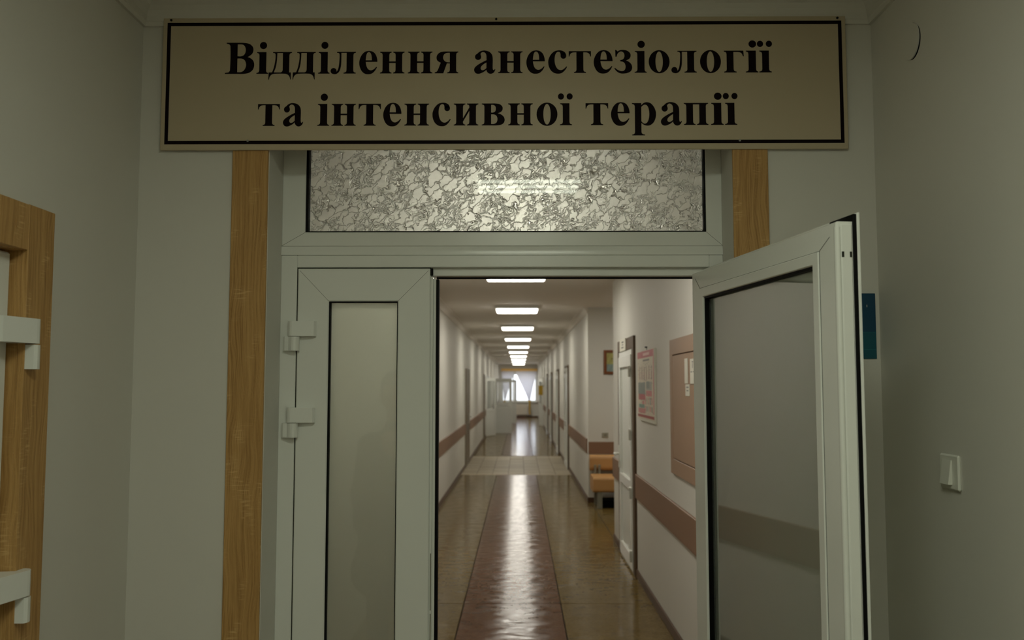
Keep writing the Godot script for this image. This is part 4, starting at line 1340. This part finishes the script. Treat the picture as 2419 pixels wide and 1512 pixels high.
func lobby_tubes(l: Node3D, energy: float) -> void:
	for k in 4:
		var z := (k - 1.5) * 0.127
		pbox("tube_cover", Vector3(-0.285, -0.050, z - 0.046), Vector3(0.285, -0.030, z + 0.046), M.lobby_diffuser, l, 0.008)
		area(l, Vector3(0, -0.052, z), Vector2(0.56, 0.076), energy, Color(0.965, 1.0, 0.915))

# ------------------------------------------------------------------ a person beside the doorway axis, seen only as a faint reflection

func cone(p: Vector3, b: Array) -> float:
	var a: Vector3 = b[0]
	var ab: Vector3 = b[1] - a
	var t := clampf((p - a).dot(ab) / maxf(ab.length_squared(), 1e-9), 0.0, 1.0)
	return (p - a - ab * t).length() - lerpf(b[2], b[3], t)

func blend(p: Vector3, bones: Array, k: float) -> float:
	var d := 1e9
	for b in bones:
		var e := cone(p, b)
		var h := clampf(0.5 + 0.5 * (d - e) / k, 0.0, 1.0)
		d = lerpf(d, e, h) - k * h * (1.0 - h) if d < 1e8 else e
	return d

# surface nets over the blended bones; flat scales x and z before the distance, so that a chest is wider than deep
func flesh(bones: Array, cell: float, k: float, lo: Vector3, hi: Vector3) -> SurfaceTool:
	var n := Vector3i(((hi - lo) / cell).ceil()) + Vector3i.ONE
	var val := PackedFloat32Array()
	val.resize(n.x * n.y * n.z)
	for z in n.z:
		for y in n.y:
			for x in n.x:
				val[(z * n.y + y) * n.x + x] = blend(lo + Vector3(x, y, z) * cell, bones, k)
	var id := func(x: int, y: int, z: int) -> int: return (z * n.y + y) * n.x + x
	var corner := [Vector3i(0, 0, 0), Vector3i(1, 0, 0), Vector3i(0, 1, 0), Vector3i(1, 1, 0), Vector3i(0, 0, 1), Vector3i(1, 0, 1), Vector3i(0, 1, 1), Vector3i(1, 1, 1)]
	var edges := [[0, 1], [2, 3], [4, 5], [6, 7], [0, 2], [1, 3], [4, 6], [5, 7], [0, 4], [1, 5], [2, 6], [3, 7]]
	var vert := {}
	for z in n.z - 1:
		for y in n.y - 1:
			for x in n.x - 1:
				var v := []
				var inside := 0
				for c in corner:
					var f := val[id.call(x + c.x, y + c.y, z + c.z)]
					v.append(f)
					if f < 0.0: inside += 1
				if inside == 0 or inside == 8: continue
				var sum := Vector3.ZERO
				var count := 0
				for e in edges:
					var f0: float = v[e[0]]
					var f1: float = v[e[1]]
					if (f0 < 0.0) == (f1 < 0.0): continue
					sum += Vector3(corner[e[0]]).lerp(Vector3(corner[e[1]]), f0 / (f0 - f1))
					count += 1
				vert[id.call(x, y, z)] = lo + (Vector3(x, y, z) + sum / count) * cell
	var st := mb()
	st.set_smooth_group(0)
	var put := func(a: Vector3, b: Vector3, c: Vector3):
		for p in [a, b, c]:
			var h := 0.004
			var g := Vector3(blend(p + Vector3(h, 0, 0), bones, k) - blend(p - Vector3(h, 0, 0), bones, k), blend(p + Vector3(0, h, 0), bones, k) - blend(p - Vector3(0, h, 0), bones, k), blend(p + Vector3(0, 0, h), bones, k) - blend(p - Vector3(0, 0, h), bones, k))
			st.set_normal(g.normalized())
			st.add_vertex(p)
	for z in range(1, n.z - 1):
		for y in range(1, n.y - 1):
			for x in range(1, n.x - 1):
				var f: float = val[id.call(x, y, z)]
				for ax in 3:
					var d := [Vector3i(1, 0, 0), Vector3i(0, 1, 0), Vector3i(0, 0, 1)]
					var q: Vector3i = Vector3i(x, y, z) + d[ax]
					var f2: float = val[id.call(q.x, q.y, q.z)]
					if (f < 0.0) == (f2 < 0.0): continue
					var u: Vector3i = d[(ax + 1) % 3]
					var w: Vector3i = d[(ax + 2) % 3]
					var o := Vector3i(x, y, z)
					var c := []
					for s in [o, o - u, o - u - w, o - w]: c.append(vert[id.call(s.x, s.y, s.z)])
					if f < 0.0:
						put.call(c[0], c[2], c[1])
						put.call(c[0], c[3], c[2])
					else:
						put.call(c[0], c[1], c[2])
						put.call(c[0], c[2], c[3])
	return st

func build_person() -> void:
	# faces the door (-z), hands in the coat pockets
	var p := thing("person", "person in a long dark coat, mirrored faintly in the narrow door pane", "person", Vector3(-0.745, 0.0, 2.48))
	mat("skin", Color(0.72, 0.56, 0.46), 0.6, 0.4)
	mat("coat", Color(0.13, 0.12, 0.11), 0.85, 0.2)
	mat("trousers", Color(0.10, 0.10, 0.12), 0.85, 0.2)
	mat("hair", Color(0.12, 0.08, 0.05), 0.6, 0.4)
	var V := func(x: float, y: float, z: float): return Vector3(x, y, z)
	var body := [[V.call(0, 1.62, 0.0), V.call(0, 1.68, 0.012), 0.082, 0.092], [V.call(0, 1.575, -0.035), V.call(0, 1.545, -0.04), 0.055, 0.045],
		[V.call(0, 1.61, -0.085), V.call(0, 1.59, -0.105), 0.010, 0.014], [V.call(0, 1.40, 0.02), V.call(0, 1.56, 0.005), 0.062, 0.052],
		[V.call(-0.088, 1.60, 0.01), V.call(-0.092, 1.64, 0.018), 0.010, 0.016], [V.call(0.088, 1.60, 0.01), V.call(0.092, 1.64, 0.018), 0.010, 0.016],
		[V.call(0, 1.05, 0.01), V.call(0, 1.35, 0.02), 0.10, 0.11], [V.call(-0.09, 0.12, 0.0), V.call(-0.08, 0.9, 0.0), 0.035, 0.055], [V.call(0.09, 0.12, 0.0), V.call(0.08, 0.9, 0.0), 0.035, 0.055]]
	obj("body", flesh(body, 0.016, 0.02, Vector3(-0.16, 0.04, -0.18), Vector3(0.16, 1.82, 0.17)), M.skin, p)
	var hair := [[V.call(0, 1.675, 0.025), V.call(0, 1.70, 0.02), 0.100, 0.096], [V.call(0, 1.60, 0.055), V.call(0, 1.54, 0.055), 0.080, 0.055]]
	obj("hair", flesh(hair, 0.016, 0.03, Vector3(-0.15, 1.44, -0.12), Vector3(0.15, 1.83, 0.18)), M.hair, p)
	var coat := [[V.call(-0.12, 1.335, 0.02), V.call(0.12, 1.335, 0.02), 0.082, 0.082], [V.call(-0.07, 1.18, 0.0), V.call(0.07, 1.18, 0.0), 0.135, 0.135], [V.call(-0.06, 0.95, 0.0), V.call(0.06, 0.95, 0.0), 0.13, 0.13],
		[V.call(-0.10, 0.60, 0.0), V.call(0.10, 0.60, 0.0), 0.15, 0.15], [V.call(-0.07, 0.95, 0.0), V.call(-0.10, 0.60, 0.0), 0.12, 0.145], [V.call(0.07, 0.95, 0.0), V.call(0.10, 0.60, 0.0), 0.12, 0.145],
		[V.call(-0.17, 1.34, 0.02), V.call(-0.215, 1.06, 0.03), 0.062, 0.050], [V.call(-0.215, 1.06, 0.03), V.call(-0.185, 0.88, -0.07), 0.050, 0.052],
		[V.call(0.17, 1.34, 0.02), V.call(0.215, 1.06, 0.03), 0.062, 0.050], [V.call(0.215, 1.06, 0.03), V.call(0.185, 0.88, -0.07), 0.050, 0.052], [V.call(0, 1.40, 0.02), V.call(0, 1.45, 0.012), 0.075, 0.070]]
	obj("coat", flesh(coat, 0.022, 0.05, Vector3(-0.34, 0.40, -0.24), Vector3(0.34, 1.56, 0.24)), M.coat, p)
	var legs := [[V.call(-0.10, 0.07, 0.01), V.call(-0.095, 0.55, 0.0), 0.055, 0.075], [V.call(0.10, 0.07, 0.01), V.call(0.095, 0.55, 0.0), 0.055, 0.075]]
	obj("trousers", flesh(legs, 0.02, 0.01, Vector3(-0.20, -0.02, -0.12), Vector3(0.20, 0.68, 0.12)), M.trousers, p)
	for s in [-1.0, 1.0]:
		var shoe := [[V.call(s * 0.10, 0.042, 0.04), V.call(s * 0.11, 0.037, -0.13), 0.042, 0.036]]
		obj("shoe", flesh(shoe, 0.012, 0.01, Vector3(s * 0.105 - 0.07, -0.012, -0.20), Vector3(s * 0.105 + 0.07, 0.11, 0.11)), M.black, p)
